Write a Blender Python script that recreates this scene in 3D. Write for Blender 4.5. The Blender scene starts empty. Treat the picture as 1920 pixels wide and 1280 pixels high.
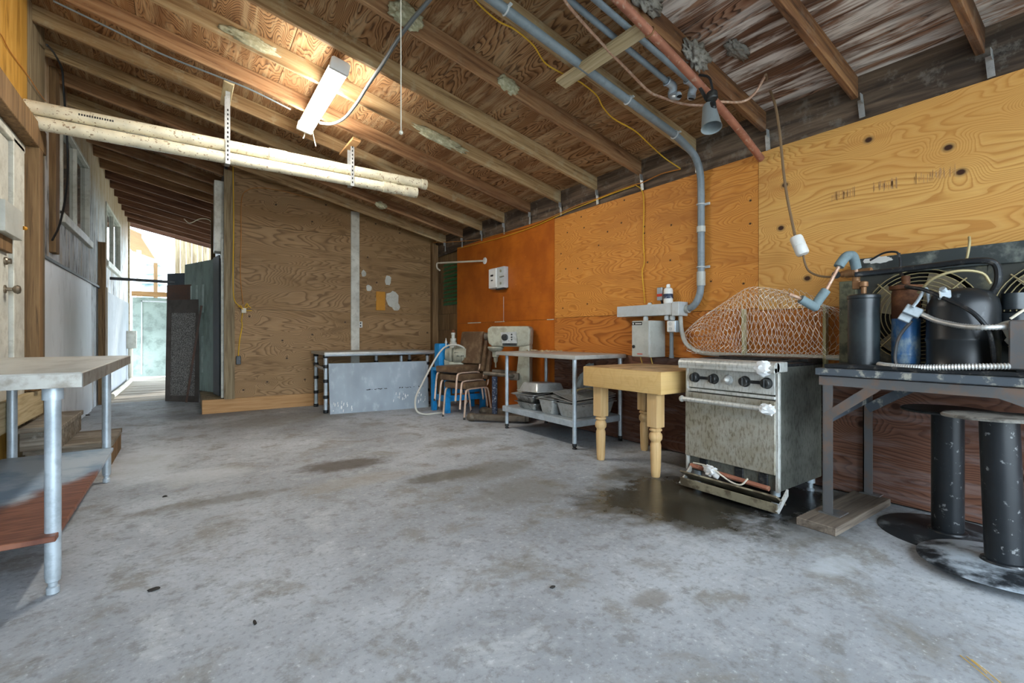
import bpy, bmesh, math, random
from mathutils import Vector, Matrix, Euler, noise as mnoise
random.seed(7)
PI = math.pi
C = bpy.context.scene.collection

# ---------------------------------------------------------------- camera, sky, exposure
sc = bpy.context.scene
F, YAW, Y0, CAMH = 882.0, math.radians(34.7), 629.0, 1.07
cd = bpy.data.cameras.new('camera'); cam = bpy.data.objects.new('camera', cd); C.objects.link(cam)
cam.location = (0, 0, CAMH); cam.rotation_euler = (PI/2, 0, -YAW)
cd.sensor_width = 36.0; cd.lens = F/1920*36.0; cd.shift_y = (Y0-640)/1920.0
cd.clip_start = 0.02; cd.clip_end = 300
sc.camera = cam
w = bpy.data.worlds.new('world'); sc.world = w; w.use_nodes = True
wbg = w.node_tree.nodes['Background']
wbg.inputs[0].default_value = (0.74, 0.875, 1.0, 1); wbg.inputs[1].default_value = 4.0
sd = bpy.data.lights.new('sun', 'SUN'); sd.energy = 1.3; sd.angle = .02; sd.color = (1, .93, .82)
sun = bpy.data.objects.new('sun', sd); C.objects.link(sun); sun.rotation_euler = Vector((-.36, -.75, -.56)).to_track_quat('-Z', 'Y').to_euler()
sc.view_settings.view_transform = 'Standard'; sc.view_settings.look = 'None'
sc.view_settings.exposure = 1.45; sc.view_settings.gamma = 1.0
sc.view_settings.use_curve_mapping = False
sc.cycles.use_denoising = True
sc.cycles.max_bounces = 8; sc.cycles.diffuse_bounces = 5; sc.cycles.glossy_bounces = 3
sc.cycles.sample_clamp_indirect = 6.0

SW, CW = math.sin(YAW), math.cos(YAW)
def ray(px, py):
    u = (px-960)/F; v = (Y0-py)/F
    return Vector((SW+CW*u, CW-SW*u, v))
def at(px, py, ax, val):                       # point of a real plane (X, Y or Z = val) seen at a pixel of the photo
    d = ray(px, py); i = 'XYZ'.index(ax); o = Vector((0, 0, CAMH))
    return o + d*((val-o[i])/d[i])
RS, RA = 0.22, 2.66                            # roof slope, rafter-bottom height at the right wall
def zroof(x, up=0.0): return RA + up + RS*(3.68-x)
def onroof(px, py, up=0.0):
    d = ray(px, py); t = (RA+up+RS*3.68-CAMH)/(d[2]+RS*d[0])
    return Vector((0, 0, CAMH)) + d*t

# ---------------------------------------------------------------- mesh helpers
def catmull(pts, k=6):
    P = [Vector(p) for p in pts]
    if len(P) < 3: return P
    P = [P[0]*2-P[1]] + P + [P[-1]*2-P[-2]]
    out = []
    for i in range(1, len(P)-2):
        a, b, c, d = P[i-1:i+3]
        for j in range(k):
            t = j/k
            out.append(0.5*((2*b)+(c-a)*t+(2*a-5*b+4*c-d)*t*t+(3*b-a-3*c+d)*t**3))
    out.append(P[-2]); return out

class MB:
    def __init__(s): s.bm = bmesh.new()
    def box(s, c, d, R=None, bev=0.0):
        r = bmesh.ops.create_cube(s.bm, size=1.0); vs = r['verts']
        for v in vs: v.co = Vector((v.co.x*d[0], v.co.y*d[1], v.co.z*d[2]))
        if bev > 0:
            es = list({e for v in vs for e in v.link_edges})
            rb = bmesh.ops.bevel(s.bm, geom=es, offset=bev, segments=2 if bev > .006 else 1, profile=.6, affect='EDGES')
            vs = list({v for f in rb['faces'] for v in f.verts} | {v for v in vs if v.is_valid})
        for v in vs:
            q = (R @ v.co) if R is not None else v.co
            v.co = Vector(c)+q
        return s
    def bb(s, x0, x1, y0, y1, z0, z1, bev=0.0):
        return s.box(((x0+x1)/2, (y0+y1)/2, (z0+z1)/2), (abs(x1-x0), abs(y1-y0), abs(z1-z0)), None, bev)
    def bar(s, p0, p1, wd, ht, bev=0.0, up=(0, 0, 1)):     # rectangular bar between two points
        p0, p1 = Vector(p0), Vector(p1); d = (p1-p0); L = d.length; d.normalize()
        u = Vector(up)
        if abs(d.dot(u)) > .98: u = Vector((1, 0, 0))
        y = u.cross(d).normalized(); z = d.cross(y)
        R = Matrix((d, y, z)).transposed()
        return s.box((p0+p1)/2, (L, wd, ht), R, bev)
    def tube(s, pts, r, n=8, k=0, caps=True):
        P = catmull(pts, k) if k else [Vector(p) for p in pts]
        rr = r if callable(r) else (lambda t: r)
        rings = []; prev = None
        for i, p in enumerate(P):
            d = (P[min(i+1, len(P)-1)]-P[max(i-1, 0)])
            if d.length < 1e-9: d = Vector((0, 0, 1))
            d.normalize()
            if prev is None:
                a = Vector((0, 0, 1)) if abs(d.z) < .9 else Vector((1, 0, 0))
                x = d.cross(a).normalized()
            else:
                x = prev-d*prev.dot(d)
                if x.length < 1e-6: x = d.orthogonal()
                x.normalize()
            prev = x; y = d.cross(x); R = rr(i/max(1, len(P)-1))
            rings.append([s.bm.verts.new(p+x*(R*math.cos(2*PI*j/n))+y*(R*math.sin(2*PI*j/n))) for j in range(n)])
        for A, B in zip(rings, rings[1:]):
            for j in range(n):
                s.bm.faces.new((A[j], A[(j+1) % n], B[(j+1) % n], B[j]))
        if caps:
            s.bm.faces.new(rings[0][::-1]); s.bm.faces.new(rings[-1])
        return s
    def cyl(s, p0, p1, r, r2=None, n=20):
        p0, p1 = Vector(p0), Vector(p1); r2 = r if r2 is None else r2
        return s.tube([p0, p1], lambda t: r+(r2-r)*t, n)
    def lathe(s, prof, o=(0, 0, 0), axis=(0, 0, 1), n=24, cap=True):    # prof = [(radius, height)...]
        o = Vector(o); d = Vector(axis).normalized()
        x = d.orthogonal().normalized(); y = d.cross(x); rings = []
        for r, h in prof:
            rings.append([s.bm.verts.new(o+d*h+x*(r*math.cos(2*PI*j/n))+y*(r*math.sin(2*PI*j/n))) for j in range(n)])
        for A, B in zip(rings, rings[1:]):
            for j in range(n): s.bm.faces.new((A[j], A[(j+1) % n], B[(j+1) % n], B[j]))
        if cap:
            s.bm.faces.new(rings[0][::-1]); s.bm.faces.new(rings[-1])
        return s
    def prism(s, poly, v):                       # planar polygon (3-D points) extruded by vector v
        A = [s.bm.verts.new(Vector(p)) for p in poly]; B = [s.bm.verts.new(Vector(p)+Vector(v)) for p in poly]
        s.bm.faces.new(A[::-1]); s.bm.faces.new(B); n = len(A)
        for j in range(n): s.bm.faces.new((A[j], A[(j+1) % n], B[(j+1) % n], B[j]))
        return s
    def blob(s, c, sz, amp=.25, fr=2.0, sub=3, seed=0, R=None):
        r = bmesh.ops.create_icosphere(s.bm, subdivisions=sub, radius=1.0)
        for v in r['verts']:
            nz = mnoise.noise(v.co*fr+Vector((seed*3.7, seed*1.3, seed)))+.5*mnoise.noise(v.co*fr*2.7+Vector((seed, 5, 2)))
            q = v.co*(1+amp*nz); q = Vector((q.x*sz[0], q.y*sz[1], q.z*sz[2]))
            v.co = Vector(c)+((R @ q) if R is not None else q)
        return s
    def grid(s, fn, nu, nv):
        V = [[s.bm.verts.new(Vector(fn(i/nu, j/nv))) for j in range(nv+1)] for i in range(nu+1)]
        for i in range(nu):
            for j in range(nv): s.bm.faces.new((V[i][j], V[i+1][j], V[i+1][j+1], V[i][j+1]))
        return s
    def torus(s, c, axis, R, r, n=32, m=6):
        d = Vector(axis).normalized(); x = d.orthogonal().normalized(); y = d.cross(x); c = Vector(c)
        rings = []
        for i in range(n):
            e = x*math.cos(2*PI*i/n)+y*math.sin(2*PI*i/n)
            rings.append([s.bm.verts.new(c+e*(R+r*math.cos(2*PI*j/m))+d*(r*math.sin(2*PI*j/m))) for j in range(m)])
        for i in range(n):
            A, B = rings[i], rings[(i+1) % n]
            for j in range(m): s.bm.faces.new((A[j], A[(j+1) % m], B[(j+1) % m], B[j]))
        return s

def worldloc(o):
    p = Vector((0, 0, 0))
    while o is not None: p += o.location; o = o.parent
    return p
def obj(name, mb, mat, parent=None, world=True, smooth=True, ang=35, origin=None):
    me = bpy.data.meshes.new(name)
    bmesh.ops.recalc_face_normals(mb.bm, faces=mb.bm.faces)
    off = Vector((0, 0, 0))
    if parent is not None and world: off = worldloc(parent)
    if parent is None and origin is not None: off = Vector(origin)
    if off.length: bmesh.ops.translate(mb.bm, verts=mb.bm.verts, vec=-off)
    mb.bm.to_mesh(me); mb.bm.free()
    if smooth:
        me.polygons.foreach_set('use_smooth', [True]*len(me.polygons)); me.set_sharp_from_angle(angle=math.radians(ang))
    o = bpy.data.objects.new(name, me); C.objects.link(o)
    if mat is not None: me.materials.append(mat)
    if parent is not None: o.parent = parent
    elif origin is not None: o.location = origin
    return o
def tag(o, label, cat, group=None, kind=None):
    o['label'] = label; o['category'] = cat
    if group: o['group'] = group
    if kind: o['kind'] = kind
    return o
def thing(name, label, cat, loc=(0, 0, 0), group=None, rot=(0, 0, 0)):
    o = bpy.data.objects.new(name, None); C.objects.link(o); o.location = loc; o.rotation_euler = rot
    o.empty_display_size = .1
    return tag(o, label, cat, group)
def lab(o, text): o['label'] = text; return o
def struct(o): o['kind'] = 'structure'; return o
def sempty(name, label, loc=(0, 0, 0)):
    o = bpy.data.objects.new(name, None); C.objects.link(o); o.location = loc; o['kind'] = 'structure'; o['label'] = label
    return o
def copyobj(o, parent=None):
    c = o.copy(); C.objects.link(c)
    if parent is not None: c.parent = parent
    for ch in list(o.children): copyobj(ch, c)
    return c

# ---------------------------------------------------------------- materials
def col(h, k=1.0):
    h = h.lstrip('#'); v = [int(h[i:i+2], 16)/255 for i in (0, 2, 4)]
    v = [x/12.92 if x <= .04045 else ((x+.055)/1.055)**2.4 for x in v]
    return (v[0]*k, v[1]*k, v[2]*k, 1)
class NM:
    def __init__(s, name, rough=.6, metal=0.0, spec=.4):
        s.m = bpy.data.materials.new(name); s.m.use_nodes = True; s.t = s.m.node_tree
        s.b = s.t.nodes['Principled BSDF']; s.b.inputs['Roughness'].default_value = rough
        s.b.inputs['Metallic'].default_value = metal; s.b.inputs['Specular IOR Level'].default_value = spec
        s._c = None
    def set(s, sock, v):
        if hasattr(v, 'links'): s.t.links.new(v, sock)
        elif v is not None: sock.default_value = v
    def coord(s, jitter=True):
        if s._c is None:
            tc = s.t.nodes.new('ShaderNodeTexCoord'); o = tc.outputs['Object']
            if jitter:
                oi = s.t.nodes.new('ShaderNodeObjectInfo'); va = s.t.nodes.new('ShaderNodeVectorMath'); va.operation = 'SCALE'
                cb = s.t.nodes.new('ShaderNodeCombineXYZ')
                for i, k in enumerate((1.0, 2.3, 3.1)):
                    mm = s.math('MULTIPLY', oi.outputs['Random'], 17.0*k); s.t.links.new(mm, cb.inputs[i])
                ad = s.t.nodes.new('ShaderNodeVectorMath'); ad.operation = 'ADD'
                s.t.links.new(o, ad.inputs[0]); s.t.links.new(cb.outputs[0], ad.inputs[1]); o = ad.outputs[0]
            s._c = o
        return s._c
    def rand(s): 
        return s.t.nodes.new('ShaderNodeObjectInfo').outputs['Random']
    def raw(s): return s.t.nodes.new('ShaderNodeTexCoord').outputs['Object']
    def sep(s, v):
        n = s.t.nodes.new('ShaderNodeSeparateXYZ'); s.t.links.new(v, n.inputs[0]); return n.outputs
    def comb(s, x, y, z):
        n = s.t.nodes.new('ShaderNodeCombineXYZ')
        for i, q in enumerate((x, y, z)): s.set(n.inputs[i], q)
        return n.outputs[0]
    def scale(s, v, k):
        n = s.t.nodes.new('ShaderNodeVectorMath'); n.operation = 'MULTIPLY'; s.set(n.inputs[0], v); n.inputs[1].default_value = k
        return n.outputs[0]
    def vadd(s, a, b):
        n = s.t.nodes.new('ShaderNodeVectorMath'); n.operation = 'ADD'; s.set(n.inputs[0], a); s.set(n.inputs[1], b); return n.outputs[0]
    def math(s, op, a, b=None, c=None, clamp=False):
        n = s.t.nodes.new('ShaderNodeMath'); n.operation = op; n.use_clamp = clamp
        s.set(n.inputs[0], a)
        if b is not None: s.set(n.inputs[1], b)
        if c is not None: s.set(n.inputs[2], c)
        return n.outputs[0]
    def noise(s, v, sc_=1.0, det=3, ro=.5, dist=0.0):
        n = s.t.nodes.new('ShaderNodeTexNoise'); s.set(n.inputs['Vector'], v); n.inputs['Scale'].default_value = sc_
        n.inputs['Detail'].default_value = det; n.inputs['Roughness'].default_value = ro; n.inputs['Distortion'].default_value = dist
        return n.outputs['Fac']
    def vor(s, v, sc_=1.0, feat='F1', dim='3D'):
        n = s.t.nodes.new('ShaderNodeTexVoronoi'); n.feature = feat; n.voronoi_dimensions = dim; s.set(n.inputs['Vector'], v); n.inputs['Scale'].default_value = sc_
        return n.outputs
    def ramp(s, f, stops, interp='LINEAR'):
        n = s.t.nodes.new('ShaderNodeValToRGB'); s.set(n.inputs[0], f); e = n.color_ramp.elements; n.color_ramp.interpolation = interp
        while len(e) < len(stops): e.new(.5)
        for q, (p, c) in zip(e, stops):
            q.position = p; q.color = c if not isinstance(c, (int, float)) else (c, c, c, 1)
        return n.outputs[0]
    def step(s, f, a, b):                          # 0 below a, 1 above b (a may exceed b)
        n = s.t.nodes.new('ShaderNodeMapRange'); n.interpolation_type = 'SMOOTHSTEP'
        s.set(n.inputs[0], f); n.inputs[1].default_value = min(a, b); n.inputs[2].default_value = max(a, b)
        n.inputs[3].default_value = 0 if a < b else 1; n.inputs[4].default_value = 1 if a < b else 0
        return n.outputs[0]
    def mix(s, f, a, b, mode='MIX'):
        n = s.t.nodes.new('ShaderNodeMix'); n.data_type = 'RGBA'; n.blend_type = mode
        s.set(n.inputs['Factor'], f); s.set(n.inputs[6], a); s.set(n.inputs[7], b); return n.outputs[2]
    def color(s, c): s.set(s.b.inputs['Base Color'], c); return s
    def rough(s, v): s.set(s.b.inputs['Roughness'], v); return s
    def bump(s, h, st=.3, dist=.01):
        n = s.t.nodes.new('ShaderNodeBump'); n.inputs['Strength'].default_value = st; n.inputs['Distance'].default_value = dist
        s.t.links.new(h, n.inputs['Height']); s.t.links.new(n.outputs[0], s.b.inputs['Normal']); return s

def plain(name, c, rough=.5, metal=0.0, dirt=None, amt=.5, sc_=9.0, bump=0.0, spec=.4, lo=.42, hi=.68, stretch=(1, 1, 1)):
    m = NM(name, rough, metal, spec); v = m.scale(m.coord(), stretch)
    n1 = m.noise(v, sc_, 6, .62); n2 = m.noise(v, sc_*.25, 3, .5)
    base = m.mix(m.step(n2, .3, .7), [x*.82 for x in c[:3]]+[1], [min(1, x*1.12) for x in c[:3]]+[1])
    if dirt is not None:
        f = m.math('MULTIPLY', m.step(n1, lo, hi), amt); base = m.mix(f, base, dirt)
        if metal > .5: m.rough(m.math('ADD', m.math('MULTIPLY', n1, .35), rough-.12))
    m.color(base)
    if bump: m.bump(n1, bump, .004)
    return m.m

def ply(name, dark, main, light, along='Y', across='Z', rings=26, knots=True, fa=.55, fb=2.4, lines=.75, tone=None, tone_amt=.5,
        kd='#3a2012', knot_scale=1.7, pale=None, pale_amt=0.0, rough=.62, splat=None, knot_r=.055, lo=None, plo=.46):
    m = NM(name, rough, 0, .3); s3 = m.sep(m.coord()); ix = 'XYZ'.index
    a, b = s3[ix(along)], s3[ix(across)]; rnd = m.math('MULTIPLY', m.rand(), 31.0)
    q = m.comb(m.math('MULTIPLY', a, fa), m.math('MULTIPLY', b, fb), rnd)
    n0 = m.noise(q, 1.0, 3.2, .42, .35)
    if knots:
        kv = m.vor(m.comb(m.math('MULTIPLY', a, 1.0), m.math('MULTIPLY', b, 1.25), 0.0), knot_scale, 'F1', '2D')
        d = kv['Distance']; on_ = m.math('GREATER_THAN', m.sep(kv['Color'])[0], .45)
        bumpk = m.math('MULTIPLY', m.math('MULTIPLY', m.step(d, .36, 0.0), on_), .16)
        v = m.math('ADD', n0, bumpk)
    else: v = n0
    fr = m.math('FRACT', m.math('MULTIPLY', v, float(rings)))
    g = m.ramp(fr, [(0, dark), (.12, dark), (.34, main), (.8, light), (1, m_mix(light, dark, .35))])
    fib = m.noise(m.comb(m.math('MULTIPLY', a, 5.0), m.math('MULTIPLY', b, 190.0), rnd), 1.0, 2, .6)
    base = m.mix(lines, main, g)
    base = m.mix(.5, base, m.mix(m.step(fib, .3, .75), [x*.72 for x in main[:3]]+[1], light), 'SOFT_LIGHT')
    if tone is not None:
        tn = m.noise(m.comb(m.math('MULTIPLY', a, .8), m.math('MULTIPLY', b, 2.0), rnd), 1.0, 3, .55, .4)
        base = m.mix(m.math('MULTIPLY', m.step(tn, .42, .66), tone_amt), base, tone)
    if pale is not None:
        pn = m.noise(m.comb(m.math('MULTIPLY', a, 1.6), m.math('MULTIPLY', b, 16.0), rnd), 1.0, 6, .65, .6)
        base = m.mix(m.math('MULTIPLY', m.step(pn, plo, plo+.2), pale_amt), base, pale)
    if lo is not None:
        ln_ = m.noise(m.comb(m.math('MULTIPLY', a, 1.1), m.math('MULTIPLY', b, 5.0), m.math('ADD', rnd, 4.0)), 1.0, 5, .6, .5)
        base = m.mix(m.math('MULTIPLY', m.step(ln_, .5, .72), .7), base, lo)
    if knots:
        base = m.mix(m.math('MULTIPLY', m.step(d, knot_r*1.6, knot_r*.8), m.math('MULTIPLY', on_, .8)), base, m_mix(col(kd), main, .45))
        base = m.mix(m.math('MULTIPLY', m.step(d, knot_r, knot_r*.55), on_), base, col(kd))
    if splat is not None:
        sn = m.noise(m.comb(a, b, rnd), 34.0, 4, .6)
        base = m.mix(m.step(sn, .70, .76), base, splat)
    m.color(base); m.bump(m.math('ADD', fr, m.math('MULTIPLY', fib, .7)), .12, .003)
    return m.m
def m_mix(a, b, t): return tuple(a[i]*(1-t)+b[i]*t for i in range(3))+(1,)

def wood(name, dark, main, light, along='X', rough=.7, stain=None, stain_amt=.6, grain=40.0, mould=None, mould_amt=.0):
    m = NM(name, rough, 0, .3); s3 = m.sep(m.coord()); k = {'X': (2.0, grain, grain), 'Y': (grain, 2.0, grain), 'Z': (grain, grain, 2.0)}[along]
    v = m.comb(*[m.math('MULTIPLY', s3[i], k[i]) for i in range(3)])
    g = m.noise(v, 1.0, 4, .6, .7); lowk = tuple(x/9 for x in k); l = m.noise(m.comb(*[m.math('MULTIPLY', s3[i], lowk[i]*1.6) for i in range(3)]), 1.0, 4, .6, .6)
    base = m.ramp(g, [(.25, dark), (.48, main), (.75, light)])
    base = m.mix(m.math('MULTIPLY', m.rand(), .45), base, m.mix(.5, base, dark))
    if stain is not None: base = m.mix(m.math('MULTIPLY', m.step(l, .46, .66), stain_amt), base, stain)
    if mould is not None:
        n2 = m.noise(m.coord(), 7.0, 7, .7); base = m.mix(m.math('MULTIPLY', m.step(n2, .52, .64), mould_amt), base, mould)
    m.color(base); m.bump(g, .25, .004); return m.m

# ---------------------------------------------------------------- material library
ply_A = ply('pine_plywood', col('#a06c34'), col('#cfa566'), col('#dab67c'), 'Y', 'Z', 54, True, .5, 2.0, .5, col('#c78a44'), .4, lo=col('#b4773a'), knot_scale=2.3, knot_r=.06)
ply_B = ply('amber_plywood', col('#99642a'), col('#c68d44'), col('#d6a562'), 'Y', 'Z', 48, True, .8, 2.6, .5, col('#b2762f'), .5, lo=col('#a8682a'), knot_scale=3.2, knot_r=.035)
ply_mid = ply('amber_strip_plywood', col('#82501f'), col('#b67a36'), col('#c99250'), 'Y', 'Z', 44, False, .6, 2.2, .6, col('#9a5618'), .5)
ply_low = ply('redbrown_plywood', col('#4a3024'), col('#775544'), col('#8e6c58'), 'Y', 'Z', 36, True, .6, 2.4, .6, col('#553424'), .6, pale=col('#8f8280'), pale_amt=.4)
ply_back = ply('grey_brown_plywood', col('#5a462c'), col('#9c8260'), col('#b09674'), 'X', 'Z', 46, True, .5, 2.2, .55, col('#846640'), .6, kd='#2a1a0e', knot_scale=2.0, knot_r=.03, lo=col('#6a5030'))
ply_roof = ply('dark_roof_plywood', col('#4e3520'), col('#9a7a56'), col('#b69672'), 'Y', 'X', 52, False, .8, 3.0, .9, col('#7a5635'), .7, pale=col('#c8b08a'), pale_amt=.5, rough=.75, lo=col('#694629'))
ply_roof_b = ply('bleached_roof_plywood', col('#3e291c'), col('#94715a'), col('#b0917a'), 'Y', 'X', 46, False, .4, 3.2, .85, col('#573a28'), .75, pale=col('#ddd3c8'), pale_amt=.95, plo=.42, rough=.75, lo=col('#33221a'))
def mk_orange():
    m = NM('orange_painted_hardboard', .5, 0, .35); c = m.coord(); n = m.noise(c, 3.0, 5, .6); s3 = m.sep(c)
    f = m.noise(m.comb(m.math('MULTIPLY', s3[1], 3.0), m.math('MULTIPLY', s3[2], 30.0), 0.0), 1.0, 4, .6)
    b = m.mix(m.step(n, .3, .7), col('#9e5010'), col('#b86418')); b = m.mix(m.math('MULTIPLY', m.step(f, .55, .75), .35), b, col('#7e3e0c'))
    b = m.mix(m.step(m.noise(c, 26.0, 3, .5), .74, .78), b, col('#d89a50')); m.color(b); return m.m
orange = mk_orange()
raf_m = wood('rafter_wood', col('#6e5235'), col('#b3966c'), col('#ccb48c'), 'X', .75, col('#7c5a38'), .7, 30, col('#bdb79a'), .3)
raf_m2 = wood('rafter_wood_red', col('#5c3d28'), col('#9a7350'), col('#b8946c'), 'X', .75, col('#57361f'), .7, 30, col('#a39a80'), .12)
raf_p = wood('passage_rafter', col('#33221c'), col('#6e4c3a'), col('#8f6c54'), 'X', .75, col('#3a2820'), .6, 30)
plate_d = wood('weathered_plate', col('#2e2620'), col('#5a4a3c'), col('#7c6a56'), 'Y', .8, col('#201a16'), .7, 26, col('#8f8a80'), .3)
raf_d = wood('rafter_wood_dark', col('#3c281c'), col('#7c5538'), col('#a47a4e'), 'X', .75, col('#22140e'), .7, 30, col('#8f8a80'), .15)
wood_grey = wood('weathered_wood', col('#4a3d2c'), col('#8a7a5e'), col('#aa9c7e'), 'Z', .8, col('#5c4c36'), .6)
wood_brown = wood('brown_stud', col('#40301e'), col('#7c6040'), col('#987a54'), 'Z', .75, col('#544028'), .6)
wood_tan = wood('raw_lumber_x', col('#946c40'), col('#b48a5c'), col('#c49e72'), 'X', .7)
wood_pale = wood('pale_lumber', col('#8c7a58'), col('#bfae88'), col('#d6c8a4'), 'Y', .75, col('#8f7c5c'), .5)
wood_step = wood('step_lumber', col('#403a30'), col('#7d766a'), col('#a19a8e'), 'X', .8, col('#54432c'), .6, 26, col('#b9b6ac'), .4)
plank_m = wood('old_grey_plank', col('#3a332c'), col('#6d6257'), col('#857a6c'), 'X', .8, col('#4a4138'), .6)
wood_deck = wood('deck_wood', col('#6c6458'), col('#a39a8c'), col('#c2baae'), 'X', .85, col('#8a8072'), .4)
white_w = plain('white_paint', col('#c9c8bc'), .5, 0, col('#8f8a7a'), .5, 14)
far_panel_dimmed = plain('dimmed_white_wall_panel', col('#a9adb2'), .5, 0, col('#80858a'), .4, 4)  # white panel colour darkened to offset the glare of the passage opening
white_panel = plain('white_wall_panel', col('#e4e8ec'), .45, 0, col('#8a8d92'), .4, 4, stretch=(1, 1, .5), lo=.52, hi=.75)
def mk_siding():
    m = NM('stained_siding', .7, 0, .3); c = m.coord(); s3 = m.sep(c)
    base = m.mix(m.step(m.noise(c, 1.3, 4, .6), .35, .65), col('#b4b6b6'), col('#dce0e4'))
    br = m.noise(m.comb(s3[0], m.math('MULTIPLY', s3[1], 5.0), m.math('MULTIPLY', s3[2], .8)), 1.2, 5, .6)
    base = m.mix(m.math('MULTIPLY', m.step(br, .5, .68), .6), base, col('#a68a60'))
    st = m.noise(m.comb(s3[0], m.math('MULTIPLY', s3[1], 7.0), m.math('MULTIPLY', s3[2], 1.6)), 1.4, 7, .7)
    base = m.mix(m.math('MULTIPLY', m.step(st, .49, .66), .85), base, col('#34373a')); base = m.mix(m.math('MULTIPLY', m.step(m.math('ADD', m.sep(m.raw())[2], m.math('MULTIPLY', st, .8)), 3.3, 3.9), .75), base, col('#a88a5c'))
    m.color(base); return m.m
siding = mk_siding()
yellow_ply = wood('yellow_board', col('#7a5418'), col('#b98a3a'), col('#cfa355'), 'Z', .6, col('#8f6824'), .4, 12)
mint = plain('mint_painted_board', col('#aebfb8'), .5, 0, col('#5f6a62'), .5, 6)
galv = plain('galvanized_steel', col('#b6c1c8'), .38, .4, col('#7f8990'), .4, 22)
galv_top = plain('dull_steel_sheet', col('#bdbdb6'), .42, .35, col('#6e6656'), .35, 8, stretch=(1, .3, 1))
steel = plain('stainless_steel', col('#c6c8c6'), .3, .5, col('#6d675a'), .4, 12)
pan_m = plain('steel_pan', col('#c3c5c3'), .27, .6, col('#77705f'), .4, 18)
strap_m = plain('zinc_strap', col('#c0c4c4'), .4, .7, col('#777'.ljust(7, '7')), .4, 30)
pvc_grey = plain('grey_conduit', col('#7f8a90'), .42, 0, col('#5c6468'), .4, 18)
lamp_grey = plain('dull_lamp_conduit', col('#6f787c'), .5)
pvc_white = plain('white_pvc', col('#ddd6bd'), .35, 0, col('#7a5a34'), .8, 34, lo=.57, hi=.64)
copper = plain('aged_copper', col('#a8705a'), .45, .3, col('#cdb8a2'), .6, 30, lo=.55, hi=.7)
copper_thin = plain('pinkish_copper_tube', col('#b58e76'), .45, .3, col('#dacbb8'), .5, 40)
rust_black = plain('rusty_black_metal', col('#25282b'), .5, .4, col('#77716a'), .5, 26, lo=.52, hi=.7)
foam_w = plain('white_spray_foam', col('#e4e6e6'), .7, 0, None, bump=.6)
foam_g = plain('grey_green_nest', col('#a5a284'), .95, 0, col('#d2cfb4'), .6, 30, bump=1.0)
foam_k = plain('grey_dust_nest', col('#8a857c'), .95, 0, col('#4c463e'), .6, 40, bump=1.0)
yellow_c = plain('yellow_cable', col('#d8ab2e'), .4)
orange_c = plain('orange_cable', col('#b5762e'), .45)
black_c = plain('black_rubber', col('#17181a'), .5)
grey_c = plain('grey_hose', col('#b9b6ab'), .45)
tan_c = plain('brown_cable', col('#7a6248'), .5)
black_p = plain('black_plastic', col('#1d1f20'), .4, 0, col('#55534e'), .4, 20)
blue_p = plain('bright_blue_paint', col('#1487c8'), .45, 0, col('#0c4d74'), .5, 9)
enam_c = plain('cone_enamel', col('#8d9596'), .5, 0, col('#6d7374'), .4, 14)
enam = plain('grey_enamel', col('#b7b9b1'), .4, 0, col('#8e8d82'), .4, 10)
enam_l = plain('light_grey_enamel', col('#c3c8c8'), .4, 0, col('#98948a'), .35, 9)
machine_grey = plain('grey_green_machine_enamel', col('#a2a190'), .42, .1, col('#6a6555'), .6, 9)
dirty_grey = plain('greasy_grey_iron', col('#6b6154'), .55, .3, col('#2e2a24'), .6, 12)
brown_v = plain('brown_vinyl', col('#57422f'), .45, 0, col('#8a7459'), .5, 9)
brown_d = plain('dark_brown_vinyl', col('#45362c'), .45, 0, col('#6c5a48'), .4, 14)
rosegold = plain('coppery_chair_tube', col('#dcc0aa'), .3, .25, col('#8d6a52'), .4, 25)
black_hole = plain('dark_void', col('#0b0b0b'), .9)
lamp_w = plain('white_lamp_metal', col('#e6e6e2'), .4)
cord_w = plain('white_cord', col('#d9d2bf'), .6)
straw_m = plain('yellow_straw', col('#d3b05c'), .7)
leaf_m = plain('dark_leaf', col('#2a2622'), .9)
plate_y = plain('orange_plate', col('#c98a1c'), .5, 0, col('#9a6512'), .4, 8)
plastic_bag = plain('cloudy_plastic', col('#9aa0a0'), .25, 0, col('#6d7272'), .5, 12)
bottle_w = plain('white_bottle_plastic', col('#e2e2dd'), .35)
navy = plain('navy_label', col('#273248'), .5, 0, col('#c4c8cc'), .5, 45, lo=.55, hi=.6)
red_p = plain('red_label', col('#d03a22'), .5)
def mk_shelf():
    m = NM('plywood_shelf_painted_shade', .5); c = m.raw(); s3 = m.sep(c); n = m.noise(c, 3.0, 5, .6)
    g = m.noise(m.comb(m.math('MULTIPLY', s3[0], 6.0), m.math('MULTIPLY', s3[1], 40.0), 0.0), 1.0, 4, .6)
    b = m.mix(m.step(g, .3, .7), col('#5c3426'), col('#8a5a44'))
    e = m.math('ADD', m.math('SUBTRACT', s3[1], m.math('MULTIPLY', s3[0], 1.6)), m.math('MULTIPLY', m.math('SUBTRACT', n, .5), .7))  # diagonal edge of the blue-grey shade painted over the brown plywood
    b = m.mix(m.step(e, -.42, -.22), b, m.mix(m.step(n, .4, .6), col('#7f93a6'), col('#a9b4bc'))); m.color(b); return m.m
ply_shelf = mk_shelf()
edge_rust = plain('stained_table_edge', col('#a3a19a'), .45, .5, col('#5c4c3a'), .6, 12)
kick_m = plain('rusty_kick_steel', col('#8a826c'), .55, .2, col('#3e3122'), .8, 9, lo=.42, hi=.6)
blackboard = plain('flaking_black_board', col('#343a3a'), .6, 0, col('#8a8f86'), .65, 9, lo=.5, hi=.72)
shroud_m = plain('grimy_black_shroud', col('#3a3c38'), .65, 0, col('#77745c'), .6, 11, lo=.5, hi=.72)
mossy = plain('mossy_metal', col('#6d6c55'), .7, 0, col('#20241d'), .8, 16)
iron = plain('rusty_angle_iron', col('#6e6f70'), .5, .5, col('#8c6a50'), .6, 9)
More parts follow.
